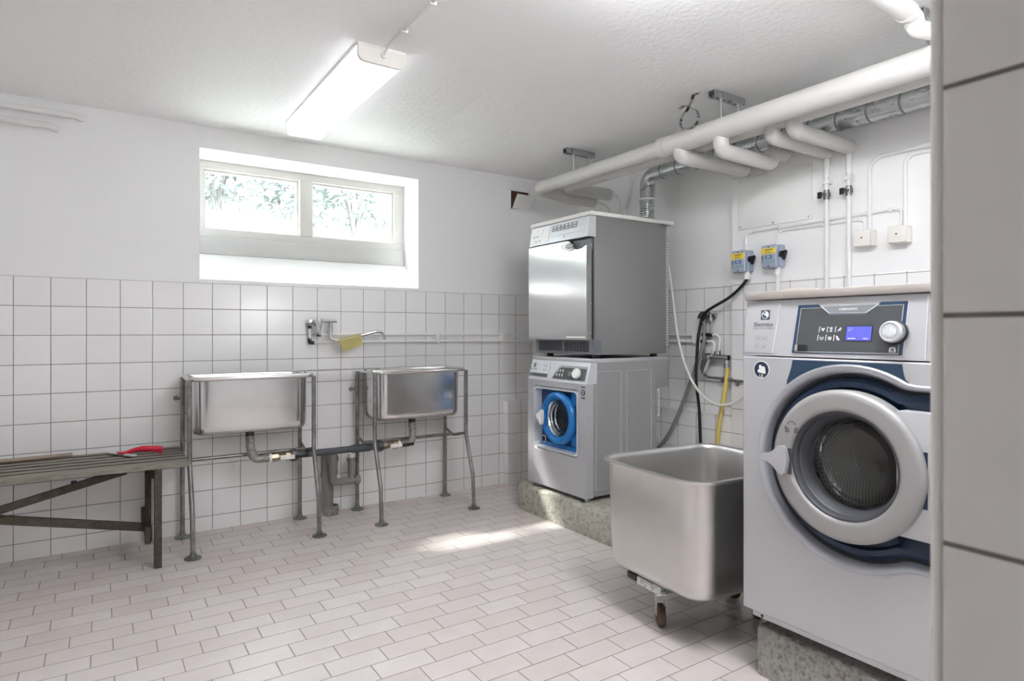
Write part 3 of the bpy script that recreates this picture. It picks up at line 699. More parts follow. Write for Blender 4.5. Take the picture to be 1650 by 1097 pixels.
# waste pipe under the sinks
t = thing('waste_pipe', 'dark grey waste pipe with two valves joining both sinks', 'pipe', (1.2, 3.76, .43))
yp = 3.765; zp = .432
for xd, s_, lab in ((.715, 1, 0), (1.715, -1, 0)):
    part('elbow_pipe', B().tube([(xd, 3.79, .5592), (xd, 3.775, .50), (xd+s_*.012, yp, zp), (xd+s_*.115, yp, zp)], .0235, 16, .075, bseg=10), 'oldpipe', t, 'mottled corroded elbow')
    part('white_ring', B().cyl((xd+s_*.098, yp, zp), (xd+s_*.112, yp, zp), .0255, 20), 'plastic', t)
    vb = part('ball_valve', B().cyl((xd+s_*.112, yp, zp), (xd+s_*.215, yp, zp), .022, 20).cyl((xd+s_*.112, yp, zp), (xd+s_*.145, yp, zp), .027, 8).cyl((xd+s_*.19, yp, zp), (xd+s_*.215, yp, zp), .027, 8).cyl((xd+s_*.165, yp, zp), (xd+s_*.165, yp-.036, zp), .012, 14), 'brass', t, 'brassy ball valve')
    d = 1 if s_ > 0 else 1
    xv = xd+s_*.165
    part('lever', B().box((xv-.012, yp-.041, zp-.014), (xv+.07, yp-.036, zp+.012), .002).cyl((xv, yp-.0385, zp), (xv, yp-.047, zp), .007, 12), 'plastic_box', vb, 'pale metal lever')
    part('lever_grip', B().box((xv+.068, yp-.044, zp-.011), (xv+.15, yp-.033, zp+.009), .005), 'black', vb, 'black lever grip')
    part('union_nut', B().cyl((xd+s_*.215, yp, zp), (xd+s_*.258, yp, zp), .031, 16).cyl((xd+s_*.225, yp, zp), (xd+s_*.248, yp, zp), .037, 8), 'pvc_dark', t)
part('pipe_run', B().tube([(.96, yp, zp), (1.47, yp, zp)], .0205, 20), 'pvc_dark', t)
part('pipe_sleeve', B().cyl((1.30, yp, zp), (1.42, yp, zp), .025, 20), 'pvc_dark', t)
# standpipe
t = thing('drain_standpipe', 'grey plastic floor drain standpipe with side branch behind the waste pipe', 'drain pipe', (1.215, 3.945, 0))
part('standpipe', B().cyl((1.205, 3.945, .03), (1.205, 3.945, .405), .036, 24).cyl((1.205, 3.945, .24), (1.205, 3.945, .27), .0405, 24), 'pvc_grey', t)
part('side_elbow', B().tube([(1.215, 3.945, .375), (1.218, 3.90, .372), (1.22, 3.875, .36), (1.22, 3.875, .28)], .027, 18, .03).ball((1.219, 3.893, .36), .041), 'pvc_grey', t)
part('branch', B().tube([(1.22, 3.875, .30), (1.22, 3.875, .213), (1.392, 3.875, .213)], .023, 18, .02).cyl((1.22, 3.875, .27), (1.22, 3.875, .295), .029, 20).cyl((1.335, 3.875, .22), (1.335, 3.875, .345), .021, 18).cyl((1.335, 3.875, .335), (1.335, 3.875, .358), .027, 18).cyl((1.36, 3.875, .213), (1.386, 3.875, .213), .0285, 18), 'pvc_grey', t)
part('white_plug', B().cyl((1.335, 3.875, .358), (1.335, 3.875, .385), .0225, 18), 'plastic', t)
part('floor_collar', B().lathe([(.048, 0), (.05, .05), (.046, .055), (.038, .055), (.038, .03)], (1.225, 3.94, .0005), (0, 0, 1), 28, True, True), 'oldpipe', t, 'grey-green floor collar')
# brackets on the tiles
for x, lab in ((.361, 'small metal lug on the tiles beside the left sink'), (1.376, 'small metal lug on the tiles behind the right sink')):
    solo('wall_bracket', B().cyl((x, YB-.0005, .78), (x, YB-.008, .78), .013, 16).tube([(x, YB-.008, .78), (x, YB-.03, .78), (x+.02, YB-.045, .78)], .006, 10, .012), 'leg', lab, 'bracket', 'small wall brackets behind the sinks')

# ------------------------------------------------------------------ bench, squeegee, stick
t = thing('bench', 'weathered grey slatted wooden bench along the tiled wall', 'bench', (-.36, 3.73, 0))
X0, X1 = -1.12, .372
ys = [3.49, 3.587, 3.668, 3.749, 3.830, 3.911]
for i, y in enumerate(ys):
    d = .076 if i == 0 else .06
    sl = B(); n = 24; loops = []
    rnd = random.Random(i)
    for q in range(n+1):
        xx = X0+(X1-X0)*q/n; a = rnd.uniform(-.003, .003) if i == 0 else rnd.uniform(-.0012, .0012); zt = .512+rnd.uniform(-.001, .001)
        loops.append([(xx, y+a, .486), (xx, y+a, zt-.006), (xx, y+.006+a, zt), (xx, y+d-.003, zt), (xx, y+d, zt-.003), (xx, y+d, .486)])
    so_ = part('slat', sl.loft(loops), 'wood', t, smooth=20)
    if i:                                   # shade of the gaps between slats, coloured onto their long edges
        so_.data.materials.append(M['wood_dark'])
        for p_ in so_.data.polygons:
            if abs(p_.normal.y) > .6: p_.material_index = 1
for x in (.212, -.95):
    part('batten', B().box((x+.0, 3.55, .43), (x+.03, 3.93, .4855), .003), 'wood_dark', t)
    part('leg', B().box((x+.012, 3.497, 0), (x+.044, 3.549, .47), .003), 'wood_dark', t)
    part('leg', B().box((x-.004, 3.932, 0), (x+.026, 3.975, .47), .003), 'wood_dark', t)
    part('corner_block', B().box((x+.012, 3.4925, .385), (x+.044, 3.497, .484), .002), 'wood_dark', t)
    part('end_rail', B().box((x-.022, 3.53, .125), (x+.004, 3.965, .2), .004), 'wood_dark', t)
def beam(b, p, q, w, h):
    p, q = Vector(p), Vector(q); d = (q-p).normalized(); sd = d.cross(Vector((0, 0, 1))).normalized(); up = sd.cross(d)
    b.loft([[r+sd*w/2+up*h/2, r-sd*w/2+up*h/2, r-sd*w/2-up*h/2, r+sd*w/2-up*h/2] for r in (p, q)])
    return b
part('diagonal_brace', beam(B(), (.11, 3.60, .475), (-.98, 3.60, .207), .022, .034), 'wood_dark', t)
part('diagonal_brace', beam(B(), (.198, 3.63, .175), (-.98, 3.63, .445), .024, .038), 'wood_dark', t)
part('bolt', B().cyl((-.10, 3.60, .44), (-.10, 3.60, .452), .012, 8), 'black', t)
t = thing('squeegee', 'red-handled squeegee lying on the wooden bench', 'squeegee', (.13, 3.8, .513))
part('handle', B().tube(spline([(.278, 3.775, .535), (.25, 3.777, .54), (.2, 3.78, .545), (.165, 3.785, .545), (.135, 3.80, .534), (.11, 3.815, .524)], 6), [.0165]*8+[.0155]*8+[.0115]*9+[.0105]*6, 14).box((.262, 3.765, .5135), (.276, 3.787, .53), .003), 'red', t, 'red plastic handle')
hr = Matrix.Rotation(math.radians(-58), 3, 'Z')
part('blade_holder', B().box((.0, 3.803, .5165), (.20, 3.829, .5255), .004, rot=hr, piv=(.10, 3.815, .52)), 'silver_light', t, 'pale grey blade holder')
part('rubber_blade', B().box((.002, 3.793, .5128), (.198, 3.806, .5165), .001, rot=hr, piv=(.10, 3.815, .52)), 'rubber', t, 'dark rubber blade')
part('handle_socket', B().box((.075, 3.80, .522), (.125, 3.828, .534), .005, rot=hr, piv=(.10, 3.815, .52)), 'red', t)
solo('broom_stick', B().tube([(-1.0, 3.875, .5235), (-.115, 3.935, .5235)], .0105, 14), 'stick', 'pale wooden stick lying along the back of the bench', 'stick')

# ------------------------------------------------------------------ concrete plinths
def plinth(lab, x0, x1, y0, y1, h, r, m):
    P = rr2((x0+x1)/2, (y0+y1)/2, x1-x0, y1-y0, r, 8)
    def ins(e, z): return [(p[0], p[1], z) for p in rr2((x0+x1)/2, (y0+y1)/2, x1-x0-2*e, y1-y0-2*e, r, 8)]
    b = B().loft([ins(0, 0), ins(.0, h-.012), ins(.004, h-.004), ins(.012, h)])
    solo('concrete_plinth', b, m, lab, 'plinth', 'concrete machine plinths', smooth=40)
plinth('low concrete plinth under the small washer and dryer stack', 2.29, 3.228, 2.43, 3.465, .165, .11, 'concrete')
plinth('low concrete plinth under the large washing machine', 1.857, 2.75, .60, 1.315, .164, .02, 'concrete_dark')

# ------------------------------------------------------------------ small washer
def XM(x):   # plane facing the room: u runs to the viewer's right (towards -Y)
    return lambda u, v, d: Vector((x-d, u, v))
t = thing('washing_machine', 'small silver front-loading washing machine with blue door under the dryer', 'washing machine', (2.7, 3.055, .165))
y0, y1, xw = 2.765, 3.347, 2.335; dy, dz = 3.045, .626
b = B()
# body behind the front
part('body', open_box(B(), (2.39, y0+.002, .195), (2.905, y1-.002, .975)), 'grey_body', t, smooth=20)
part('back_housing', B().box((2.9051, y0+.002, .81), (3.02, y1-.002, .975), .003), 'grey_body', t)
for a, c_ in ((2.412, 2.612), (2.656, 2.866)):
    fr = B()
    for q in (((a, .232), (c_, .234)), ((a, .921), (c_, .923)), ((a, .232), (a+.003, .923)), ((c_-.003, .232), (c_, .923))):
        fr.box((q[0][0], y0-.0006, q[0][1]), (q[1][0], y0+.003, q[1][1]), 0)
    part('side_panel_line', fr, 'silver_light', t, smooth=0)
part('top_panel', B().box((2.372, y0-.002, .973), (3.025, y1+.002, .998), .004), 'silver', t)
# front with rounded opening
def front_ring(x, y_0, y_1, z_0, z_1, loops):
    """rect front at x with a rounded hole: loops = [(x, cy, cz, w, h, r), ...]"""
    n = 6; hole = rr2(0, 0, 1, 1, .1, n)
    b = B(); per = len(hole)
    cy, cz, w, h, r = loops[0][1:]
    first = rr2(cy, cz, w, h, r, n)
    outer = []
    for i, p in enumerate(first):
        kx = i//(n+1); sx, sy = ((1, 1), (-1, 1), (-1, -1), (1, -1))[kx]
        j = i % (n+1)
        a = PI/2*kx+PI/2*j/n
        Yc = y_1 if sx > 0 else y_0; Zc = z_1 if sy > 0 else z_0
        ca, sa = math.cos(a), math.sin(a)
        # first half of the corner arc slides along the vertical side, second half along the horizontal one
        horiz_first = kx in (0, 2)
        f = j/n
        if horiz_first: q = (Yc, Zc-(sy*(z_1-z_0)*.0)) if False else ((Yc, p[1]+(Zc-p[1])*min(1, 2*f)) if f <= .5 else (Yc+(p[0]-Yc)*(2*f-1), Zc))
        else: q = ((p[0]+(Yc-p[0])*min(1, 2*f), Zc)) if f <= .5 else (Yc, Zc+(p[1]-Zc)*(2*f-1))
        outer.append(q)
    L = [[(x+.056, p[0], p[1]) for p in outer], [(x, p[0], p[1]) for p in outer]]
    for (xx, cy, cz, w, h, r) in loops: L.append([(xx, p[0], p[1]) for p in rr2(cy, cz, w, h, r, n)])
    b.loft(L, cap0=False, cap1=False)
    return b
fb = front_ring(xw, y0, y1, .19, .852, [(xw, 3.057, .614, .462, .405, .035), (xw+.012, 3.057, .614, .44, .383, .03)])
part('front_panel', fb, 'silver', t, 'silver front with rounded door opening', smooth=30)
part('opening_rim', B().loft([[(xx, p[0], p[1]) for p in rr2(3.057, .614, w, h, r, 6)] for xx, w, h, r in ((xw+.010, .445, .388, .032), (xw-.004, .438, .381, .03), (xw-.004, .424, .367, .027), (xw+.045, .39, .352, .02))], cap0=False, cap1=False), 'silver_light', t, 'pale rim around the door opening', smooth=50)
rp = rr2(3.062, .6125, .415, .375, .02, 9)
def toc(p, r): 
    v_ = Vector((p[0]-dy, p[1]-dz)); v_.normalize(); return (dy+v_.x*r, dz+v_.y*r)
part('door_recess', B().loft([[(xw+.062, p[0], p[1]) for p in rp], [(xw+.044, p[0], p[1]) for p in rp], [(xw+.044,)+toc(p, .118) for p in rp], [(xw+.062,)+toc(p, .118) for p in rp]], cap0=False, cap1=False), 'blue_dark', t, 'dark blue recess panel', smooth=0)
for q in (((xw+.036, 2.872, .43), (xw+.0445, 3.255, .462)), ((xw+.03, 2.862, .715), (xw+.0445, 2.935, .79)), ((xw+.03, 2.862, .466), (xw+.0445, 2.935, .545))):
    part('recess_trim', B().box(q[0], q[1], .004), 'blue', t, 'bright blue block')
dy, dz = 3.045, .626
ring = B().lathe([(.112, .012), (.114, -.008), (.122, -.022), (.136, -.030), (.15, -.026), (.161, -.012), (.164, .006), (.16, .02)], (xw+.02, dy, dz), (1, 0, 0), 64)
dr = part('door', ring, 'blue', t, 'bright blue round door ring', smooth=60)
part('door_handle', B().prism([(3.193, .632), (3.185, .645), (3.168, .652), (3.15, .672), (3.141, .66), (3.138, .628), (3.141, .592), (3.15, .578), (3.168, .608), (3.185, .617)], XM(xw-.035), -.012, .012), 'plastic_box', dr, 'white triangular handle', smooth=30)
part('handle_mount', B().box((xw-.02, 3.14, .572), (xw+.01, 3.17, .69), .008, 2), 'blue', dr)
part('glass_rim', B().lathe([(.114, .0), (.109, .004), (.104, .03), (.098, .06)], (xw+.015, dy, dz), (1, 0, 0), 56).lathe([(.104, .006), (.101, .0), (.097, .006), (.101, .012), (.104, .006)], (xw+.035, dy, dz), (1, 0, 0), 56).lathe([(.1, .006), (.097, .0), (.093, .006), (.097, .012), (.1, .006)], (xw+.06, dy, dz), (1, 0, 0), 56), 'chrome', dr, 'shiny ribbed glass rim', smooth=50)
dm = drum_mat('small_drum_perforated', .016, dy-3.055, dz-.165, .1)
part('drum', B().lathe([(.098, .06), (.13, .10), (.17, .13), (.2, .16), (.2, .40)], (xw+.0, dy-.0, dz), (1, 0, 0), 56), dm, t, 'perforated steel drum', smooth=30)
part('drum_back', B().lathe([(.2, .40), (.0005, .39)], (xw, dy, dz), (1, 0, 0), 48), 'drum_back', t)
part('door_glass', B().lathe([(.11, .012), (.10, .02), (.08, .03), (.04, .037), (.0005, .038)], (xw+.015, dy, dz), (1, 0, 0), 48), glass_mat('small_door_glass', 'f0f2f2', .0), dr, smooth=60)
# control panel (tilted)
def pw(u, v, d): return Vector((2.338+.036*(v-.852)/.123-d, u, v))
part('control_panel', B().loft([[Vector((2.42, yy, .852)), pw(yy, .852, .0), pw(yy, .955, .0), Vector((2.375, yy, .985)), Vector((2.395, yy, .997)), Vector((2.42, yy, .997))] for yy in (y0, y1)]), 'silver_light', t, 'pale tilted control panel', smooth=30)
part('soap_drawer', B().prism([(3.145, .962), (3.338, .966), (3.34, .868), (3.145, .864)], pw, .0, .003), 'silver_light', t)
part('drawer_slot', B().prism([(3.15, .892), (3.335, .893), (3.337, .872), (3.15, .870)], pw, .0025, .0038), 'panel_dark', t)
part('display_surround', B().prism([(3.03, .951), (2.782, .951), (2.782, .866), (3.105, .866), (3.062, .93)], pw, 0, .002), 'print_mid', t)
part('display_panel', B().prism([(3.02, .938), (2.786, .938), (2.786, .870), (3.088, .870), (3.052, .926)], pw, .0015, .003), 'panel_dark', t, 'dark slanted display panel')
ic = B()
for i in range(3):
    for j in range(2):
        ic.prism([(3.052-.026*i+a, .918-.026*j+c_) for a, c_ in ((-.008, .008), (.008, .008), (.006, -.008), (-.004, -.008), (.0, .0))], pw, .003, .0036)
part('programme_symbols', ic, 'print_grey', t)
part('small_screen', B().prism([(2.945, .918), (2.915, .918), (2.915, .892), (2.945, .892)], pw, .003, .0036), 'pvc_grey', t)
kc = pw(2.862, .906, .0)
part('program_dial', B().lathe([(.031, -.002), (.031, -.018), (.028, -.023), (.022, -.024), (.02, -.021), (.0005, -.021)], kc, (1, 0, -.29), 32), 'plastic', t, 'white round programme dial')
lg = B().prism([(3.318, .953), (3.292, .953), (3.292, .927), (3.318, .927)], pw, .003, .0036)
part('maker_emblem', lg, 'print_dark', t); lw = B().lathe([(.0095, 0), (.007, 0)], pw(3.305, .94, .004), (1, 0, -.29), 20); part('emblem_ring', lw, 'print_grey', t)
tx = text_on(B(), 'Electrolux', .0165, lambda a, c_, d: pw(3.305-a, .917+c_, .003+d)); part('maker_lettering', tx, 'print_dark', t, smooth=0)
ic = B()
for a, c_ in ((3.2, .94), (3.175, .94), (3.2, .915), (3.175, .915)): ic.prism([(a+.005, c_+.005), (a-.005, c_+.005), (a-.005, c_-.005), (a+.005, c_-.005)], pw, .003, .0036)
part('drawer_symbols', ic, 'print_mid', t)
ic = B().prism([(2.806, .838), (2.772, .838), (2.772, .831), (2.806, .831)], XM(xw), 0, .0008).lathe([(.019, -.0008), (.0005, -.0008)], (xw, 2.789, .802), (1, 0, 0), 24).prism([(2.806, .776), (2.772, .776), (2.772, .767), (2.806, .767)], XM(xw), 0, .0008)
part('care_sticker', ic, 'print_dark', t)
part('sticker_figure', B().prism([(2.797, .813), (2.781, .813), (2.786, .805), (2.786, .79), (2.792, .79), (2.792, .805)], XM(xw), .001, .0016), 'print_grey', t)
part('round_sticker', B().lathe([(.021, 0), (.024, -.002), (.024, -.004), (.0005, -.004)], (xw+.0345, 3.215, .475), (1, 0, 0), 24), 'print_grey', t)
part('sticker_disc', B().lathe([(.019, -.0045), (.0005, -.0045)], (xw+.0345, 3.215, .475), (1, 0, 0), 24).prism([(3.222, .465), (3.208, .465), (3.208, .485), (3.222, .485)], XM(xw+.031), -.0004, .001), 'navy', t)
for y in (2.81, 3.27):
    for x in (2.38, 2.85): part('foot', B().cyl((x, y, .165), (x, y, .196), .016, 16).box((x-.045, y-.025, .1655), (x+.02, y+.025, .172), .002), 'galv', t)
part('back_bracket', B().box((2.92, y0+.004, .628), (2.94, y0+.006, .80)), 'worktop', t)
sh = B()
for i in range(12): sh.box((2.921, y0+.0025, .64+.0125*i), (2.928, y0+.0045, .646+.0125*i))
part('bracket_slots', sh, 'black', t, smooth=0)

# ------------------------------------------------------------------ dryer
t = thing('tumble_dryer', 'grey tumble dryer with steel door stacked on the small washer', 'tumble dryer', (2.7, 3.055, .998))
part('body', B().box((2.400, y0, 1.02), (3.0, 3.345, 1.832), .003), 'dryer_side', t)
part('top_panel', B().box((2.362, y0-.012, 1.832), (3.055, 3.358, 1.856), .003), 'worktop', t, 'off-white overhanging top')
door = front = None
def lipcurve():
    return None
dd = B()
# steel door slab with a scooped hand grip at its upper near corner
pts = [(3.343, 1.108), (2.765, 1.108), (2.765, 1.655)] + [(2.765+.1*f, 1.655-.012*math.sin(f*PI)) for f in ()]
pts += [(2.80, 1.641), (2.84, 1.637), (2.875, 1.643), (2.893, 1.66), (2.91, 1.685), (2.925, 1.695), (2.94, 1.697), (3.343, 1.697)]
dd.prism(pts, XM(2.338), 0, -.040)
do = part('door', dd, 'dryer_door', t, 'shiny steel door', smooth=30)
part('grip_pocket', B().box((2.372, 2.7655, 1.633), (2.386, 2.94, 1.697)), 'pocket', do, 'grey hand-grip pocket', smooth=0)
part('door_edge_fold', B().box((2.3405, y0-.0008, 1.1085), (2.377, y0+.003, 1.654), .0005), 'dryer_side', do)
part('handle_plate', B().prism([(2.992, 1.692), (2.992, 1.663), (2.975, 1.646), (2.93, 1.636), (2.89, 1.640), (2.878, 1.648), (2.895, 1.662), (2.912, 1.686), (2.925, 1.694)], XM(2.338), 0, .008), 'paint', do, 'white handle plate')
part('oval_badge', B().loft([[(2.3295, 2.908+.037*s_*math.cos(a), 1.663+.0155*s_*math.sin(a)) for a in [2*PI*i/28 for i in range(28)]] for s_ in (1.,)]+[[(2.327, 2.908+.037*s_*math.cos(a), 1.663+.0155*s_*math.sin(a)) for a in [2*PI*i/28 for i in range(28)]] for s_ in (.97,)]), 'print_mid', do, 'grey oval badge')
tx = B()
for i in range(7): tx.prism([(2.930-.0065*i, 1.669-.001*(i % 2)), (2.9265-.0065*i, 1.668), (2.926-.0065*i, 1.657+.002*(i % 3)), (2.929-.0065*i, 1.657)], XM(2.327), 0, .0006)
part('badge_print', tx, 'print_grey', do)
sc = B()
for z in (1.66, 1.52, 1.32, 1.15): sc.dome((2.372, y0-.0005, z), (0, -1, 0), .004, .002, 8)
part('edge_screws', sc, 'print_grey', do)
part('door_sticker', B().box((2.3372, 2.775, 1.120), (2.339, 2.95, 1.128)), 'paint', do)
part('door_gap', B().box((2.379, y0+.012, 1.112), (2.4005, 3.335, 1.70)), 'black', t, smooth=0)
def pd(u, v, d): return Vector((2.347+.02*(v-1.708)/.123-d, u, v))
part('control_panel', B().loft([[Vector((2.41, yy, 1.708)), pd(yy, 1.708, 0), pd(yy, 1.828, 0), Vector((2.41, yy, 1.831))] for yy in (y0-.001, 3.346)]), 'silver_light', t, 'pale control panel')
part('button_panel', B().prism([(3.338, 1.822), (3.142, 1.822), (3.142, 1.716), (3.338, 1.716)], pd, 0, .003), 'paint', t)
ic = B()
for (u, v, r) in ((3.30, 1.765, .009), (3.265, 1.765, .008), (3.275, 1.735, .008), (3.235, 1.735, .008), (3.262, 1.80, .004), (3.21, 1.80, .004), (3.215, 1.782, .004), (3.222, 1.763, .004)):
    ic.lathe([(r, 0), (r*.9, -.001), (r*.55, -.001), (r*.5, 0)], pd(u, v, .003), (1, 0, -.16), 14)
part('button', ic, 'print_mid', t)
gl = B().prism([(3.112, 1.812), (2.872, 1.812), (2.878, 1.776), (3.118, 1.776)], pd, 0, .002)
part('grille', gl, 'print_mid', t, 'grey printed instruction strip')
ic = B()
for i in range(6):
    u = 3.098-.038*i
    ic.prism([(u, 1.807), (u-.022, 1.807), (u-.01, 1.795)], pd, .002, .003).prism([(u-.004, 1.791), (u-.026, 1.781+.004*(i % 2)), (u-.01, 1.780)], pd, .002, .003)
part('strip_print', ic, 'paint', t)
part('panel_groove', B().prism([(3.13, 1.748), (2.78, 1.748), (2.78, 1.7465), (3.13, 1.7465)], pd, 0, .0012).prism([(2.99, 1.747), (2.985, 1.747), (2.985, 1.722), (2.99, 1.722)], pd, 0, .0012), 'print_mid', t)
vg = B().box((2.392, y0-.001, 1.026), (2.453, 3.335, 1.036)).box((2.392, y0-.001, 1.097), (2.453, 3.335, 1.109)).box((2.392, y0-.001, 1.036), (2.453, 2.80, 1.097)).box((2.392, 3.305, 1.036), (2.453, 3.335, 1.097)).box((2.392, 3.035, 1.036), (2.453, 3.06, 1.097))
part('vent_frame', vg, mat('vent_grey_plastic', '6d7077', .4), t, 'dark grey vent frame', smooth=0)
part('vent_back', B().box((2.408, 2.80, 1.036), (2.42, 3.305, 1.097)), 'black', t, smooth=0)
for lo_, hi_ in ((2.802, 3.034), (3.062, 3.304)):
    sl = B().box((2.402, lo_, 1.036), (2.408, hi_, 1.039)).box((2.402, lo_, 1.094), (2.408, hi_, 1.097))
    n_ = int((hi_-lo_)/.0145)
    for i in range(n_+1): sl.box((2.396, lo_+.0145*i, 1.036), (2.408, lo_+.0145*i+.0045, 1.097))
    part('vent_grille', sl, 'pvc_dark', t, smooth=0)
for y in (2.82, 3.27):
    for x in (2.46, 2.94): part('foot', B().cyl((x, y, .998), (x, y, 1.021), .022, 14), 'black', t)
part('back_bracket', B().box((3.0, y0+.002, 1.07), (3.018, y0+.004, 1.72)), 'worktop', t)
sh = B()
for i in range(40): sh.box((3.006, y0+.0005, 1.078+.016*i), (3.013, y0+.0025, 1.086+.016*i))
part('bracket_slots', sh, 'black', t, smooth=0)

# ------------------------------------------------------------------ large washer
t = thing('washing_machine', 'large silver front-loading washing machine with navy door surround beside the door jamb', 'washing machine', (2.2, .98, .164))
ya, yb2, xg = .632, 1.344, 1.83
CY, CZ = .985, .765
part('body', open_box(B(), (1.895, ya, .212), (2.68, yb2-.004, 1.26)), 'silver', t, smooth=20)
part('top_cap', B().box((1.838, ya-.002, 1.261), (2.685, yb2, 1.287), .004), 'cap', t, 'beige-grey top cap')
part('inlet_cover', B().dome((2.02, 1.255, 1.287), (0, 0, 1), .078, .024), 'cap', t)
NA = 144
def keyr(th, R, hw, yend):
    # radius of the keyhole outline seen from the door centre; u = towards -Y (viewer's right)
    cu, cv = math.cos(th), math.sin(th)
    r = R
    if cu > 0:
        q = min((yend/cu) if cu > 1e-6 else 9, (hw/abs(cv)) if abs(cv) > 1e-6 else 9)
        r = max(r, q)
    return r
def keyloop(x, R, hw, yend, sm=2):
    rs = [keyr(2*PI*i/NA, R, hw, yend) for i in range(NA)]
    for _ in range(sm): rs = [(rs[i-1]+2*rs[i]+rs[(i+1) % NA])/4 for i in range(NA)]
    return [(x, CY-.004-rs[i]*math.cos(2*PI*i/NA), .758+rs[i]*math.sin(2*PI*i/NA)) for i in range(NA)]
def rectloop(x, y_0, y_1, z_0, z_1):
    out = []
    cy, cz = CY-.004, .758
    angs = [2*PI*i/NA for i in range(NA)]
    for a in angs:
        cu, cv = math.cos(a), math.sin(a)
        dy = (cy-y_0) if cu > 0 else (y_1-cy); dzz = (z_1-cz) if cv > 0 else (cz-z_0)
        r = min(dy/abs(cu) if abs(cu) > 1e-6 else 9, dzz/abs(cv) if abs(cv) > 1e-6 else 9)
        out.append([x, cy-r*cu, cz+r*cv])
    for cyy in (y_0, y_1):           # snap the nearest vertex to each corner
        for czz in (z_0, z_1):
            best = min(out, key=lambda p: (p[1]-cyy)**2+(p[2]-czz)**2); best[1], best[2] = cyy, czz
    return [tuple(p) for p in out]
fp = B().loft([rectloop(1.90, ya, yb2, .222, 1.073), rectloop(xg+.004, ya, yb2, .222, 1.073), rectloop(xg, ya+.004, yb2-.004, .226, 1.069), keyloop(xg, .302, .252, .338)], cap0=False, cap1=False)
part('front_panel', fp, 'silver', t, 'silver front panel with keyhole opening', smooth=30)
part('opening_bevel', B().loft([keyloop(xg, .302, .252, .338), keyloop(xg-.006, .297, .248, .337), keyloop(xg-.004, .288, .243, .336), keyloop(xg+.006, .277, .236, .334), keyloop(xg+.03, .274, .233, .333)], cap0=False, cap1=False), 'bevel', t, 'satin bevel around the opening', smooth=60)
part('door_recess', B().loft([keyloop(xg+.03, .2745, .2335, .333), keyloop(xg+.032, .264, .226, .331)], cap0=False, cap1=False), 'black', t, 'black gap')
part('recess_line', B().loft([keyloop(xg+.031, .266, .227, .331), keyloop(xg+.026, .264, .225, .331), keyloop(xg+.031, .262, .224, .331)], cap0=False, cap1=False), 'chrome', t, 'thin shiny line')
nv = B().loft([keyloop(xg+.028, .263, .2245, .331), keyloop(xg+.012, .25, .205, .33), keyloop(xg+.012, .235, .195, .33), keyloop(xg+.026, .228, .172, .33), keyloop(xg+.03, .15, .12, .30, 0)], cap0=False, cap1=False)
part('door_surround', nv, 'navy', t, 'navy blue dished door surround', smooth=50)
hp = B().box((xg-.028, .668, .603), (xg+.026, .84, .942), .004)
part('hinge_panel', hp, 'silver', t, 'silver hinge panel')
part('hinge_slot', B().box((xg-.0295, .762, .795), (xg-.0275, .79, .84)).box((xg-.0295, .762, .69), (xg-.0275, .79, .735)), 'navy', t, smooth=0)
dx = xg-.045
rr_ = [(.158, .02), (.158, .004), (.161, -.001), (.165, -.003), (.168, -.0036), (.171, -.0038), (.20, -.0038), (.204, -.0035), (.210, -.0018), (.2165, .003), (.2195, .009), (.2205, .016), (.218, .05)]
dr = part('door', B().lathe(rr_, (dx, .981, .767), (1, 0, 0), 96), 'ring_silver', t, 'broad silver door ring', smooth=50)
part('gasket', B().lathe([(.1585, .006), (.152, .006), (.148, .012), (.147, .03), (.143, .034), (.141, .045), (.136, .05), (.134, .07), (.131, .078)], (dx, .981, .767), (1, 0, 0), 80), 'gasket', dr, 'dark grey gasket', smooth=40)
part('glass_rim', B().lathe([(.134, .078), (.131, .071), (.127, .078), (.129, .086)], (dx, .981, .767), (1, 0, 0), 80).lathe([(.128, .1), (.125, .094), (.121, .1), (.125, .106), (.128, .1)], (dx, .978, .767), (1, 0, 0), 72), 'chrome', dr, smooth=60)
part('door_glass', B().lathe([(.130, .079), (.128, .086), (.118, .105), (.095, .122), (.05, .134), (.0005, .137)], (dx, .981, .767), (1, 0, 0), 72), glass_mat('large_door_glass', 'eceeee', .035), dr, 'round glass porthole', smooth=80)
bdm = drum_mat('large_drum_perforated', .0125, .981-.98, .767-.164, .2)
part('drum', B().lathe([(.131, .08), (.15, .12), (.165, .15), (.235, .16), (.235, .505)], (dx, .981, .767), (1, 0, 0), 80), bdm, t, 'perforated steel drum', smooth=30)
part('drum_back', B().lathe([(.235, .505), (.12, .50), (.03, .47), (.0005, .468)], (dx, .981, .767), (1, 0, 0), 64), 'drum_back', t, 'smooth brownish drum back')
lf = B()
for a in (.5, 2.6, 4.7):
    c_, s_ = math.cos(a), math.sin(a)
    lf.loft([[(xx, .981+c_*q-s_*w, .767+s_*q+c_*w) for w, q in ((-.035, .236), (-.012, .18), (.012, .18), (.035, .236))] for xx in (dx+.17, dx+.49)])
part('drum_lifter', lf, 'steel', t)
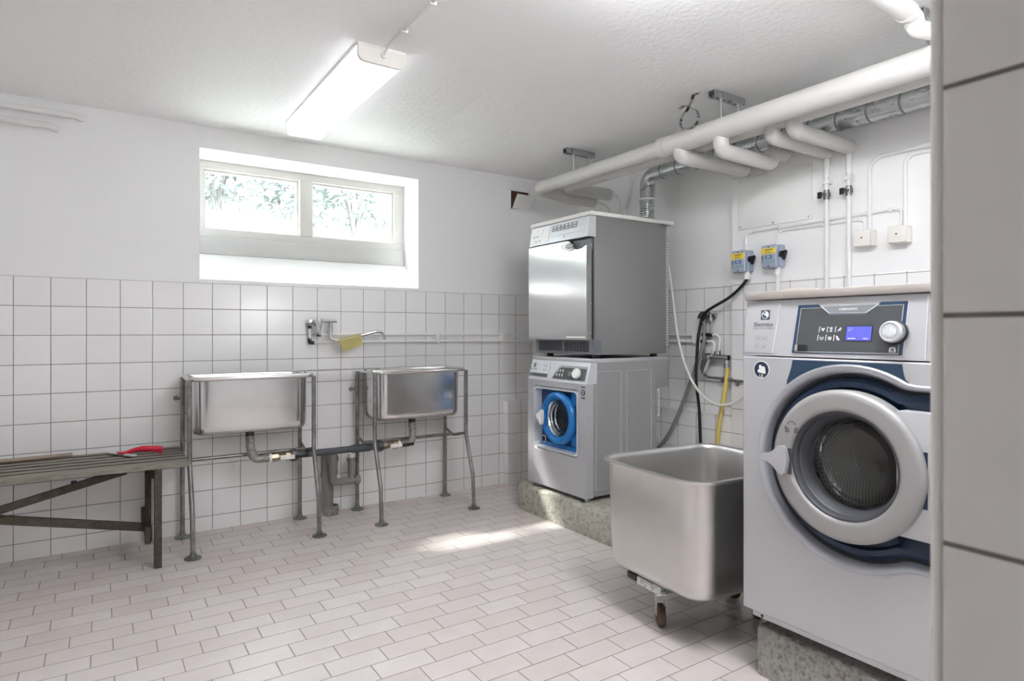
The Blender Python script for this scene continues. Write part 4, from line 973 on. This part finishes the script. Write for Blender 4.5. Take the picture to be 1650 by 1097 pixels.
# handle
hd = part('door_handle', B().prism([(1.228, .767), (1.228, .750), (1.205, .745), (1.188, .735), (1.17, .716), (1.156, .712), (1.146, .722), (1.139, .76), (1.146, .79), (1.154, .802), (1.17, .800), (1.188, .782), (1.205, .771)], XM(dx-.006), -.01, .014), 'silver', dr, 'silver two-winged door lever', smooth=30)
part('handle_slot', B().prism([(1.146, .795), (1.134, .795), (1.134, .715), (1.146, .715)], XM(dx-.004), -.002, .0012), 'panel_dark', dr, 'dark slot beside the lever', smooth=0)
ic = B()
def lock(u, v, open_):
    ic.prism([(u+.006, v+.004), (u+.0045, v+.004), (u+.0045, v-.008), (u+.006, v-.008)], XM(dx-.004), 0, .0008).prism([(u-.0045, v+.004), (u-.006, v+.004), (u-.006, v-.008), (u-.0045, v-.008)], XM(dx-.004), 0, .0008)
    ic.prism([(u+.006, v+.004), (u-.006, v+.004), (u-.006, v+.0025), (u+.006, v+.0025)], XM(dx-.004), 0, .0008).prism([(u+.006, v-.007), (u-.006, v-.007), (u-.006, v-.0085), (u+.006, v-.0085)], XM(dx-.004), 0, .0008)
    ic.prism([(u+.001, v), (u-.001, v), (u-.001, v-.005), (u+.001, v-.005)], XM(dx-.004), 0, .0008)
    o_ = .004 if open_ else 0
    arc = [(u+o_+.0042*math.cos(a), v+.004+.006*math.sin(a)) for a in [PI*i/8 for i in range(9)]] + [(u+o_+.0028*math.cos(a), v+.004+.0046*math.sin(a)) for a in [PI*i/8 for i in range(8, -1, -1)]]
    ic.prism(arc, XM(dx-.004), 0, .0008)
lock(1.148, .853, True); lock(1.118, .853, False)
ic.prism([(1.133+.0135*math.cos(a), .868+.012*math.sin(a)) for a in [PI*i/10 for i in range(11)]]+[(1.133+.012*math.cos(a), .868+.0105*math.sin(a)) for a in [PI*i/10 for i in range(10, -1, -1)]], XM(dx-.004), 0, .0008)
part('lock_symbols', ic, 'print_dark', dr)
# navy print above the door
tp = [(1.160, 1.0665), (.837, 1.0665), (.834, 1.045), (.829, 1.025), (.822, 1.012)]
arc = []
for i in range(15):
    a = math.radians(57+ (131-57)*i/14)
    arc.append((CY-.004-.3035*math.cos(a), .758+.3035*math.sin(a)))
tp += arc + [(1.179, 1.0), (1.170, 1.025), (1.164, 1.045)]
part('navy_print', B().prism(tp, XM(xg), .0002, .0012), 'navy2', t, 'navy print above the door')
# LE roundel
part('roundel_rim', B().lathe([(.029, 0), (.029, -.0012), (.0005, -.0012)], (xg, 1.271, 1.030), (1, 0, 0), 40), 'paint', t)
part('roundel', B().lathe([(.0265, -.0012), (.0265, -.002), (.0005, -.002)], (xg, 1.271, 1.030), (1, 0, 0), 40), 'navy', t, 'round navy badge reading LE')
ic = B().prism([(1.279, 1.045), (1.270, 1.045), (1.270, 1.027), (1.279, 1.027)], XM(xg), .002, .0028).prism([(1.284, 1.03), (1.256, 1.03), (1.256, 1.017), (1.284, 1.021)], XM(xg), .002, .0028).prism([(1.269, 1.04), (1.264, 1.042), (1.257, 1.038), (1.257, 1.03), (1.269, 1.03)], XM(xg), .002, .0028)
text_on(ic, 'LE', .0145, lambda a, c_, d: Vector((xg-.002-d, 1.271-a, 1.0095+c_)))
part('roundel_print', ic, 'paint', t, smooth=0)
# upper control fascia, leaning back a little
def pf(u, v, d): return Vector((1.832+.02*(v-1.076)/.182-d, u, v))
part('control_fascia', B().loft([[Vector((1.90, yy, 1.077)), pf(yy, 1.077, 0), pf(yy, 1.258, 0), Vector((1.90, yy, 1.2605))] for yy in (ya, yb2-.002)]), 'silver', t, 'silver control fascia')
part('soap_drawer', B().prism([(1.321, 1.248), (1.216, 1.248), (1.232, 1.086), (1.337, 1.086)], pf, 0, .0025), 'silver', t, smooth=20)
part('drawer_edge', B().prism([(1.2165, 1.248), (1.2135, 1.248), (1.2295, 1.086), (1.2325, 1.086)], pf, 0, .004), 'silver_light', t)
part('right_edge_line', B().prism([(.782, 1.256), (.779, 1.256), (.779, 1.079), (.782, 1.079)], pf, 0, .003), 'silver_light', t)
part('maker_emblem', B().prism([(1.283, 1.227), (1.2505, 1.227), (1.2505, 1.195), (1.283, 1.195)], pf, .0025, .0033), 'print_dark', t, 'square dark maker emblem')
ic = B()
C0 = (1.2668, 1.211)
def ring2(b, r0, r1, a0=0, a1=2*PI, n=28):
    for i in range(n):
        p, q = a0+(a1-a0)*i/n, a0+(a1-a0)*(i+1)/n
        b.prism([(C0[0]+r1*math.cos(p), C0[1]+r1*math.sin(p)), (C0[0]+r1*math.cos(q), C0[1]+r1*math.sin(q)), (C0[0]+r0*math.cos(q), C0[1]+r0*math.sin(q)), (C0[0]+r0*math.cos(p), C0[1]+r0*math.sin(p))], pf, .0033, .0038)
ring2(ic, .0112, .0132)
ic.prism([(C0[0]-.002, C0[1]+.0125), (C0[0]-.0105, C0[1]+.007), (C0[0]-.0125, C0[1]-.004), (C0[0]-.0095, C0[1]-.009), (C0[0]+.004, C0[1])], pf, .0033, .0038)
ic.prism([(C0[0]+.0125, C0[1]+.001), (C0[0]+.009, C0[1]+.0085), (C0[0]+.0015, C0[1]+.002)], pf, .0033, .0038)
part('emblem_print', ic, 'print_grey', t)
tx = text_on(B(), 'Electrolux', .0185, lambda a, c_, d: pf(1.2718-a, 1.1795+c_, .0025+d), squash=.93)
text_on(tx, 'PROFESSIONAL', .0068, lambda a, c_, d: pf(1.2725-a, 1.1665+c_, .0025+d), spacing=1.75)
part('maker_lettering', tx, 'print_dark', t, 'dark maker lettering', smooth=0)
ic = B()
for (u, v) in ((1.289, 1.133), (1.264, 1.133), (1.291, 1.107), (1.266, 1.107)):
    for e in (((-.009, .009), (.009, .008)), ((-.009, -.008), (.009, -.009)), ((-.009, -.009), (-.008, .009)), ((.008, -.009), (.009, .009)), ((-.0035, -.003), (.0035, .003))):
        (a, c_), (a2, c2) = e
        ic.prism([(u+a, v+c_), (u+a2, v+c_), (u+a2, v+c2), (u+a, v+c2)], pf, .0025, .003)
part('drawer_symbols', ic, 'print_mid', t)
part('display_surround', B().prism([(1.1515, 1.239), (1.086, 1.2395), (1.052, 1.2095), (.943, 1.2095), (.901, 1.240), (.829, 1.2395), (.836, 1.0905), (1.165, 1.0885)], pf, 0, .0018), 'navy2', t, 'navy frame of the display')
part('display_edge', B().prism([(.8292, 1.2405), (.8262, 1.2405), (.8342, 1.089), (.8372, 1.089)], pf, 0, .003), 'silver_light', t)
outl = [(1.142, 1.229), (1.076, 1.2295), (1.0495, 1.2065), (.9405, 1.2065), (.907, 1.230), (.840, 1.2305), (.8485, 1.0935), (1.1535, 1.092)]
part('display_line', B().prism(outl, pf, .0016, .0024), 'print_grey', t, 'light outline')
def shrink(P, e):
    cy = sum(p[0] for p in P)/len(P); cz = sum(p[1] for p in P)/len(P)
    return [(cy+(p[0]-cy)*(1-e/.15), cz+(p[1]-cz)*(1-e/.068)) for p in P]
part('display_panel', B().prism(shrink(outl, .0016), pf, .002, .003), 'panel_dark', t, 'dark grey display panel')
part('title_tab', B().prism([(1.079, 1.2345), (.904, 1.2345), (.9405, 1.2095), (1.0495, 1.2095)], pf, .0022, .0034), 'print_grey', t)
part('title_plate', B().prism([(1.072, 1.2335), (.911, 1.2335), (.9425, 1.2115), (1.0475, 1.2115)], pf, .0026, .0040), 'title', t)
tx = text_on(B(), 'COMPASSPRO', .0082, lambda a, c_, d: pf(.992-a, 1.2222+c_, .004+d), spacing=1.08)
part('title_lettering', tx, 'paint', t, smooth=0)
part('screen_frame', B().prism([(.996, 1.1735), (.9185, 1.1735), (.9205, 1.1275), (.998, 1.1275)], pf, .003, .0036), 'black', t)
part('screen', B().prism([(.993, 1.171), (.921, 1.171), (.923, 1.130), (.995, 1.130)], pf, .0034, .0042), 'screen', t, 'lit blue screen', smooth=0)
ic = B()
for q in (((.989, 1.1665), (.985, 1.1655)), ((.982, 1.1665), (.978, 1.1655)), ((.988, 1.161), (.984, 1.159)), ((.982, 1.161), (.979, 1.159)), ((.976, 1.1665), (.975, 1.1645)), ((.989, 1.137), (.966, 1.1345)), ((.945, 1.137), (.93, 1.1345))):
    ic.prism([q[0], (q[1][0], q[0][1]), q[1], (q[0][0], q[1][1])], pf, .0042, .0047)
part('screen_print', ic, 'print_grey', t)
ic = B()
def seg(p, q, w=.0011):
    d = Vector((q[0]-p[0], q[1]-p[1])).normalized(); nx, nz = -d.y*w, d.x*w
    ic.prism([(p[0]+nx, p[1]+nz), (q[0]+nx, q[1]+nz), (q[0]-nx, q[1]-nz), (p[0]-nx, p[1]-nz)], pf, .003, .0037)
for j, v in enumerate((1.162, 1.137)):
    for i, u in enumerate((1.071, 1.046, 1.021)):
        o_ = .0035 if j else 0
        u += o_
        seg((u+.0055, v+.0075), (u+.0065, v-.0085)); seg((u+.0055, v+.0075), (u+.003, v+.0085))
        if j == 0 and i == 0: seg((u-.001, v+.004), (u-.005, v-.004), .0016); seg((u-.005, v-.004), (u-.0105, v+.004), .0016); seg((u-.001, v+.004), (u-.006, v+.003)); seg((u-.006, v+.003), (u-.0105, v+.004))
        elif j == 0 and i == 1: seg((u-.001, v+.005), (u-.01, v+.005), .0018); seg((u-.002, v-.0045), (u-.009, v-.0045), .0022); seg((u-.003, v+.001), (u-.009, v+.001), .0014)
        elif j == 0: seg((u-.001, v-.005), (u-.011, v+.006), .0014); seg((u-.004, v+.001), (u-.009, v-.004)); seg((u-.006, v+.001), (u-.012, v+.001))
        elif i == 0: seg((u-.001, v+.003), (u-.003, v-.005)); seg((u-.003, v-.005), (u-.009, v-.005)); seg((u-.009, v-.005), (u-.0115, v+.003)); seg((u-.005, v+.001), (u-.007, v+.001), .0013)
        elif i == 1: seg((u-.001, v+.003), (u-.003, v-.005)); seg((u-.003, v-.0045), (u-.009, v-.0045), .0018); seg((u-.009, v-.005), (u-.0115, v+.003)); seg((u-.006, v+.004), (u-.006, v-.002), .0018)
        else: seg((u-.001, v+.005), (u-.006, v+.0), .0026); seg((u-.005, v-.001), (u-.011, v-.006), .0022); seg((u-.002, v-.003), (u-.006, v-.006))
part('programme_symbols', ic, 'print_grey', t, 'white programme symbols')
part('usb_socket', B().prism([(1.150, 1.1145), (1.112, 1.1145), (1.112, 1.0965), (1.151, 1.0965)], pf, .003, .006), 'black', t, 'black socket cover')
part('socket_tab', B().prism([(1.151, 1.1145), (1.144, 1.1145), (1.144, 1.0965), (1.152, 1.0965)], pf, .006, .009), 'print_mid', t)
ic = B().prism([(.8725, 1.098), (.8725, 1.108), (.869, 1.1125), (.858, 1.1125), (.8545, 1.108), (.8545, 1.098)], pf, .003, .0036)
part('corner_symbol', ic, 'print_grey', t)
part('symbol_bars', B().prism([(.8665, 1.1095), (.8642, 1.1095), (.8642, 1.1005), (.8665, 1.1005)], pf, .0034, .004).prism([(.8622, 1.1095), (.86, 1.1095), (.86, 1.1005), (.8622, 1.1005)], pf, .0034, .004), 'panel_dark', t)
kc = pf(.858, 1.153, .003)
part('dial_base', B().lathe([(.034, 0), (.034, -.006), (.028, -.008)], kc, (1, 0, -.11), 40), 'black', t)
prk = [(.0275, -.004), (.0295, -.008), (.0295, -.026), (.0285, -.031), (.0265, -.034), (.023, -.034), (.0215, -.031), (.0195, -.031), (.0185, -.034), (.0005, -.035)]
kd = part('program_dial', B().lathe(prk, kc, (1, 0, -.11), 48), 'silver_light', t, 'silver round programme dial', smooth=40)
tk = B()
ax = Vector((1, 0, -.11)).normalized(); upk = Vector((.11, 0, 1)).normalized()
for i in range(36):
    a = 2*PI*i/36; p = kc-ax*.017+(upk*math.sin(a)+Vector((0, 1, 0))*math.cos(a))*.0296
    tk.box(p-Vector((.008, .0011, .0011)), p+Vector((.008, .0011, .0011)))
part('dial_ridges', tk, 'print_mid', kd, smooth=0)
mk = B()
for i in (1, 2, 3, 4, 7, 8, 9, 10):
    a = 2*PI*i/12+.26; p = kc-ax*.0349+(upk*math.sin(a)+Vector((0, 1, 0))*math.cos(a))*.0145
    mk.box(p-Vector((.0005, .0012, .0012)), p+Vector((.0005, .0012, .0012)))
part('dial_marks', mk, 'print_mid', kd, smooth=0)
# kick plate, screw, feet
part('kick_plate', B().box((xg+.004, ya+.01, .205), (xg+.03, 1.309, .2225), .002), 'silver', t)
part('kick_screw', B().dome((xg+.004, 1.272, .2135), (-1, 0, 0), .0055, .003, 12), 'darkmetal', t)
for y in (.70, 1.26):
    for x in (1.95, 2.6): part('foot', B().cyl((x, y, .164), (x, y, .213), .022, 16), 'black', t)

# ------------------------------------------------------------------ laundry cart
th_ = math.radians(-4)
t = thing('laundry_cart', 'deep stainless steel laundry cart on casters between the washers', 'cart', (2.065, 1.70, 0), rotz=th_)
def R4(w, d, r, z): return [(p[0], p[1], z) for p in rr2(0, 0, w, d, r, 9)]
W, D = .635, .555
part('tub', B().loft([R4(W-.16, D-.16, .05, .183), R4(W-.09, D-.09, .07, .186), R4(W-.05, D-.05, .08, .195), R4(W-.03, D-.03, .085, .212), R4(W-.02, D-.02, .09, .235), R4(W-.005, D-.005, .09, .5), R4(W, D, .09, .612), R4(W+.006, D+.006, .092, .618),
                      R4(W+.03, D+.03, .1, .617), R4(W+.038, D+.038, .104, .623), R4(W+.034, D+.034, .102, .630), R4(W+.02, D+.02, .098, .6325), R4(W, D, .09, .627), R4(W-.008, D-.008, .087, .61), R4(W-.012, D-.012, .087, .5), R4(W-.03, D-.03, .085, .23), R4(W-.08, D-.08, .07, .195), R4(W-.16, D-.16, .05, .19)]), 'tub_steel', t, smooth=50, local=True)
def caster(x, y, a):
    c = part('caster', B().box((x-.05, y-.04, .165), (x+.05, y+.04, .1845), .003).cyl((x, y, .165), (x, y, .135), .022, 16), 'darkmetal', t, local=True)
    rz = Matrix.Rotation(a, 3, 'Z'); pv = (x, y, .1)
    part('fork', B().box((x-.03, y-.019, .128), (x+.03, y+.019, .134), .001, rot=rz, piv=pv).box((x-.02, y-.019, .045), (x+.012, y-.016, .13), .001, rot=rz, piv=pv).box((x-.02, y+.016, .045), (x+.012, y+.019, .13), .001, rot=rz, piv=pv), 'galv', c, local=True)
    d = rz @ Vector((0, 1, 0)); o = Vector((x, y, .1)) + rz @ Vector((-.008, 0, 0)); o.z = .0445
    part('wheel', B().lathe([(.012, -.013), (.04, -.013), (.044, -.008), (.044, .008), (.04, .013), (.012, .013)], o, d, 28, True, True), 'rust', c, 'rusty worn wheel', local=True)
caster(-.225, .015, math.radians(60)); caster(.1, .2, math.radians(20)); caster(.17, -.13, .4); caster(.235, .06, 1.2)
part('caster_channel', B().box((-.284, .09, .158), (-.215, .145, .1845), .003), 'darkmetal', t, local=True)
part('caster_channel', B().box((-.285, -.05, .152), (-.175, .085, .1845), .003), 'galv', t, local=True)

# ------------------------------------------------------------------ right tap and hoses
t = thing('mixer_tap', 'chrome mixer tap on the right wall above the laundry cart', 'tap', (XR, 2.55, .9))
xm = 3.235
part('tap_body', B().tube([(xm, 2.605, 1.0), (xm, 2.475, .995)], .017, 20).cyl((xm, 2.605, 1.0), (xm, 2.628, .998), .022, 24), 'chrome', t)
part('lever', B().loft([[(xm-.012+a_, y+w*c_, z) for a_, c_ in ((-.016, -1), (-.016, 1), (.012, 1), (.012, -1))] for y, z, w in ((2.612, 1.018, .022), (2.636, .98, .024), (2.655, .93, .018), (2.662, .898, .013))]), 'chrome', t, smooth=50)
part('lever_tip', B().ball((xm-.014, 2.660, .902), (.012, .017, .017)), 'chrome', t)
part('inlet_nut', B().cyl((xm+.015, 2.602, 1.032), (xm+.015, 2.602, 1.008), .013, 8).cyl((xm+.015, 2.562, 1.035), (xm+.015, 2.562, 1.008), .013, 8), 'chrome', t)
part('wall_boss', B().cyl((xm+.01, 2.56, 1.0), (XR-.0065, 2.56, 1.0), .016, 16), 'chrome', t)
part('hose_union', B().cyl((xm, 2.487, .992), (xm, 2.487, .935), .011, 14).cyl((xm, 2.487, .975), (xm, 2.487, .96), .016, 8).cyl((xm, 2.487, .95), (xm, 2.487, .935), .015, 8), 'chrome', t)
for z0, y0_, lab in ((1.136, 2.562, 'outer white bent supply pipe above the right tap'), (1.094, 2.602, 'inner white bent supply pipe above the right tap')):
    solo('supply_pipe', B().tube([(xm+.03, 2.68, z0), (xm+.03, y0_, z0), (xm+.015, y0_, 1.03)], .0085, 12, .04), 'pipe_white', lab, 'pipe', 'bent supply pipes above the right tap')
t = thing('valve_manifold', 'chrome stop valves and risers on the right wall beside the black cable', 'valve', (XR, 2.66, 1.1))
part('riser_tube', B().cyl((3.262, 2.63, 1.14), (3.262, 2.63, 1.26), .0075, 12), 'chrome', t)
part('tee_fitting', B().tube([(3.265, 2.70, 1.136), (3.265, 2.62, 1.136)], .0125, 12).cyl((3.265, 2.66, 1.136), (3.24, 2.66, 1.136), .010, 12).tube([(3.265, 2.71, 1.092), (3.265, 2.665, 1.092)], .0125, 12).cyl((3.255, 2.684, 1.105), (3.255, 2.684, 1.065), .011, 8), 'darkmetal', t)
part('top_valve', B().cyl((3.262, 2.63, 1.225), (3.262, 2.63, 1.268), .013, 8).cyl((3.262, 2.65, 1.258), (3.262, 2.59, 1.262), .010, 12), 'chrome', t)
part('valve_handle', B().box((3.245, 2.585, 1.25), (3.256, 2.607, 1.275), .004), 'galv', t)
part('hose_nut', B().cyl((3.25, 2.674, 1.245), (3.25, 2.676, 1.21), .013, 8), 'chrome', t)
t = thing('bent_tube', 'grey metal tube curving from the valves to the right below the tap', 'pipe', (3.25, 2.6, .86))
part('tube_run', B().tube([(3.252, 2.682, 1.075), (3.252, 2.684, .866), (3.252, 2.50, .862), (3.224, 2.42, .858), (3.222, 2.30, .855)], .0085, 12, .045), 'leg', t)
part('tube_bracket', B().box((3.243, 2.535, .838), (XR-.007, 2.55, .872), .003).box((3.214, 2.398, .826), (XF-.007, 2.413, .865), .003), 'leg', t)
part('tube_coupling', B().tube([(3.236, 2.492, .861), (3.226, 2.445, .860)], .0125, 10), 'leg', t)
def hose(name, lab, pts, r, m, k_=8):
    return solo(name, B().tube(spline(pts, k_), r, 12), m, lab, 'hose' if 'hose' in name else 'cable')
hose('power_cable', 'black power cable drooping from the left isolator down the right wall',
     [(3.205, y1g, 1.467), (3.20, 2.355, 1.43), (3.2, 2.414, 1.384), (3.205, 2.472, 1.353), (3.21, 2.578, 1.308), (3.215, 2.628, 1.284), (3.22, 2.665, 1.25), (3.225, 2.685, 1.2), (3.215, 2.697, 1.1), (3.205, 2.699, .966), (3.2, 2.699, .835), (3.2, 2.675, .663), (3.2, 2.664, .44), (3.2, 2.66, .18)], .0095, 'cable_black')
solo('cable_clamp', B().prism([(2.72, 1.240), (2.645, 1.240), (2.638, 1.262), (2.665, 1.286), (2.69, 1.287), (2.716, 1.262)], lambda u, v, d: Vector((3.236+d, u, v)), 0, .056), 'pvc_dark', 'dark grey clamp holding the black cable on the tiles', 'clamp', smooth=20)
hose('drain_hose', 'grey ribbed hose slanting down behind the laundry cart', [(3.25, 2.676, 1.212), (3.245, 2.672, 1.1), (3.225, 2.71, .966), (3.2, 2.743, .832), (3.19, 2.843, .601), (3.19, 2.932, .454), (3.19, 3.016, .361)], .0125, 'hose_grey')
hose('supply_hose', 'thin white hose hanging in a loop on the right wall', [(3.03, 2.90, 1.70), (3.07, 2.875, 1.665), (3.125, 2.868, 1.58), (3.15, 2.862, 1.45), (3.15, 2.835, 1.27), (3.15, 2.806, 1.118), (3.15, 2.756, .965), (3.15, 2.687, .838), (3.15, 2.606, .758), (3.15, 2.516, .714), (3.15, 2.417, .718), (3.15, 2.328, .767), (3.15, 2.2, .88)], .0085, 'hose_white')
hose('water_hose', 'yellow hose hanging from the right tap behind the laundry cart', [(xm, 2.487, .94), (3.225, 2.487, .85), (3.21, 2.499, .723), (3.2, 2.518, .595), (3.2, 2.533, .462), (3.2, 2.54, .18)], .0125, 'hose_yellow')

# ------------------------------------------------------------------ light, world, camera
w = bpy.data.worlds.new('world'); SC.world = w; w.use_nodes = True
bg = w.node_tree.nodes['Background']; bg.inputs[0].default_value = (.86, .93, 1., 1); bg.inputs[1].default_value = SKY
sun = bpy.data.lights.new('sun', 'SUN'); sun.energy = SUN; sun.angle = math.radians(6); sun.color = (1., .96, .9)
so = bpy.data.objects.new('sun', sun); COL.objects.link(so); so.location = (-2, 9, 8)
so.rotation_euler = Vector((.74, -1., -1.6)).to_track_quat('-Z', 'Y').to_euler()

cam = bpy.data.cameras.new('camera'); co = bpy.data.objects.new('camera', cam); COL.objects.link(co)
cam.sensor_width = 36.; cam.lens = 36*1007/1650; cam.shift_x = 0; cam.shift_y = -13.9/1650; cam.clip_start = .03; cam.clip_end = 200
co.location = (0, 0, 1.155)
yaw = math.atan2(665, 1007)
co.rotation_euler = (PI/2, 0, -yaw)
cam.dof.use_dof = True; cam.dof.focus_distance = 2.8; cam.dof.aperture_fstop = 10.
SC.camera = co
SC.view_settings.view_transform = 'Standard'; SC.view_settings.look = 'None'; SC.view_settings.gamma = 1.
SC.view_settings.exposure = EXPO
try: SC.view_settings.use_curve_mapping = False
except Exception: pass
cy = SC.cycles
cy.use_denoising = True; cy.max_bounces = 14; cy.diffuse_bounces = 8; cy.glossy_bounces = 5; cy.transparent_max_bounces = 12
cy.caustics_reflective = False; cy.caustics_refractive = False; cy.sample_clamp_indirect = 6.
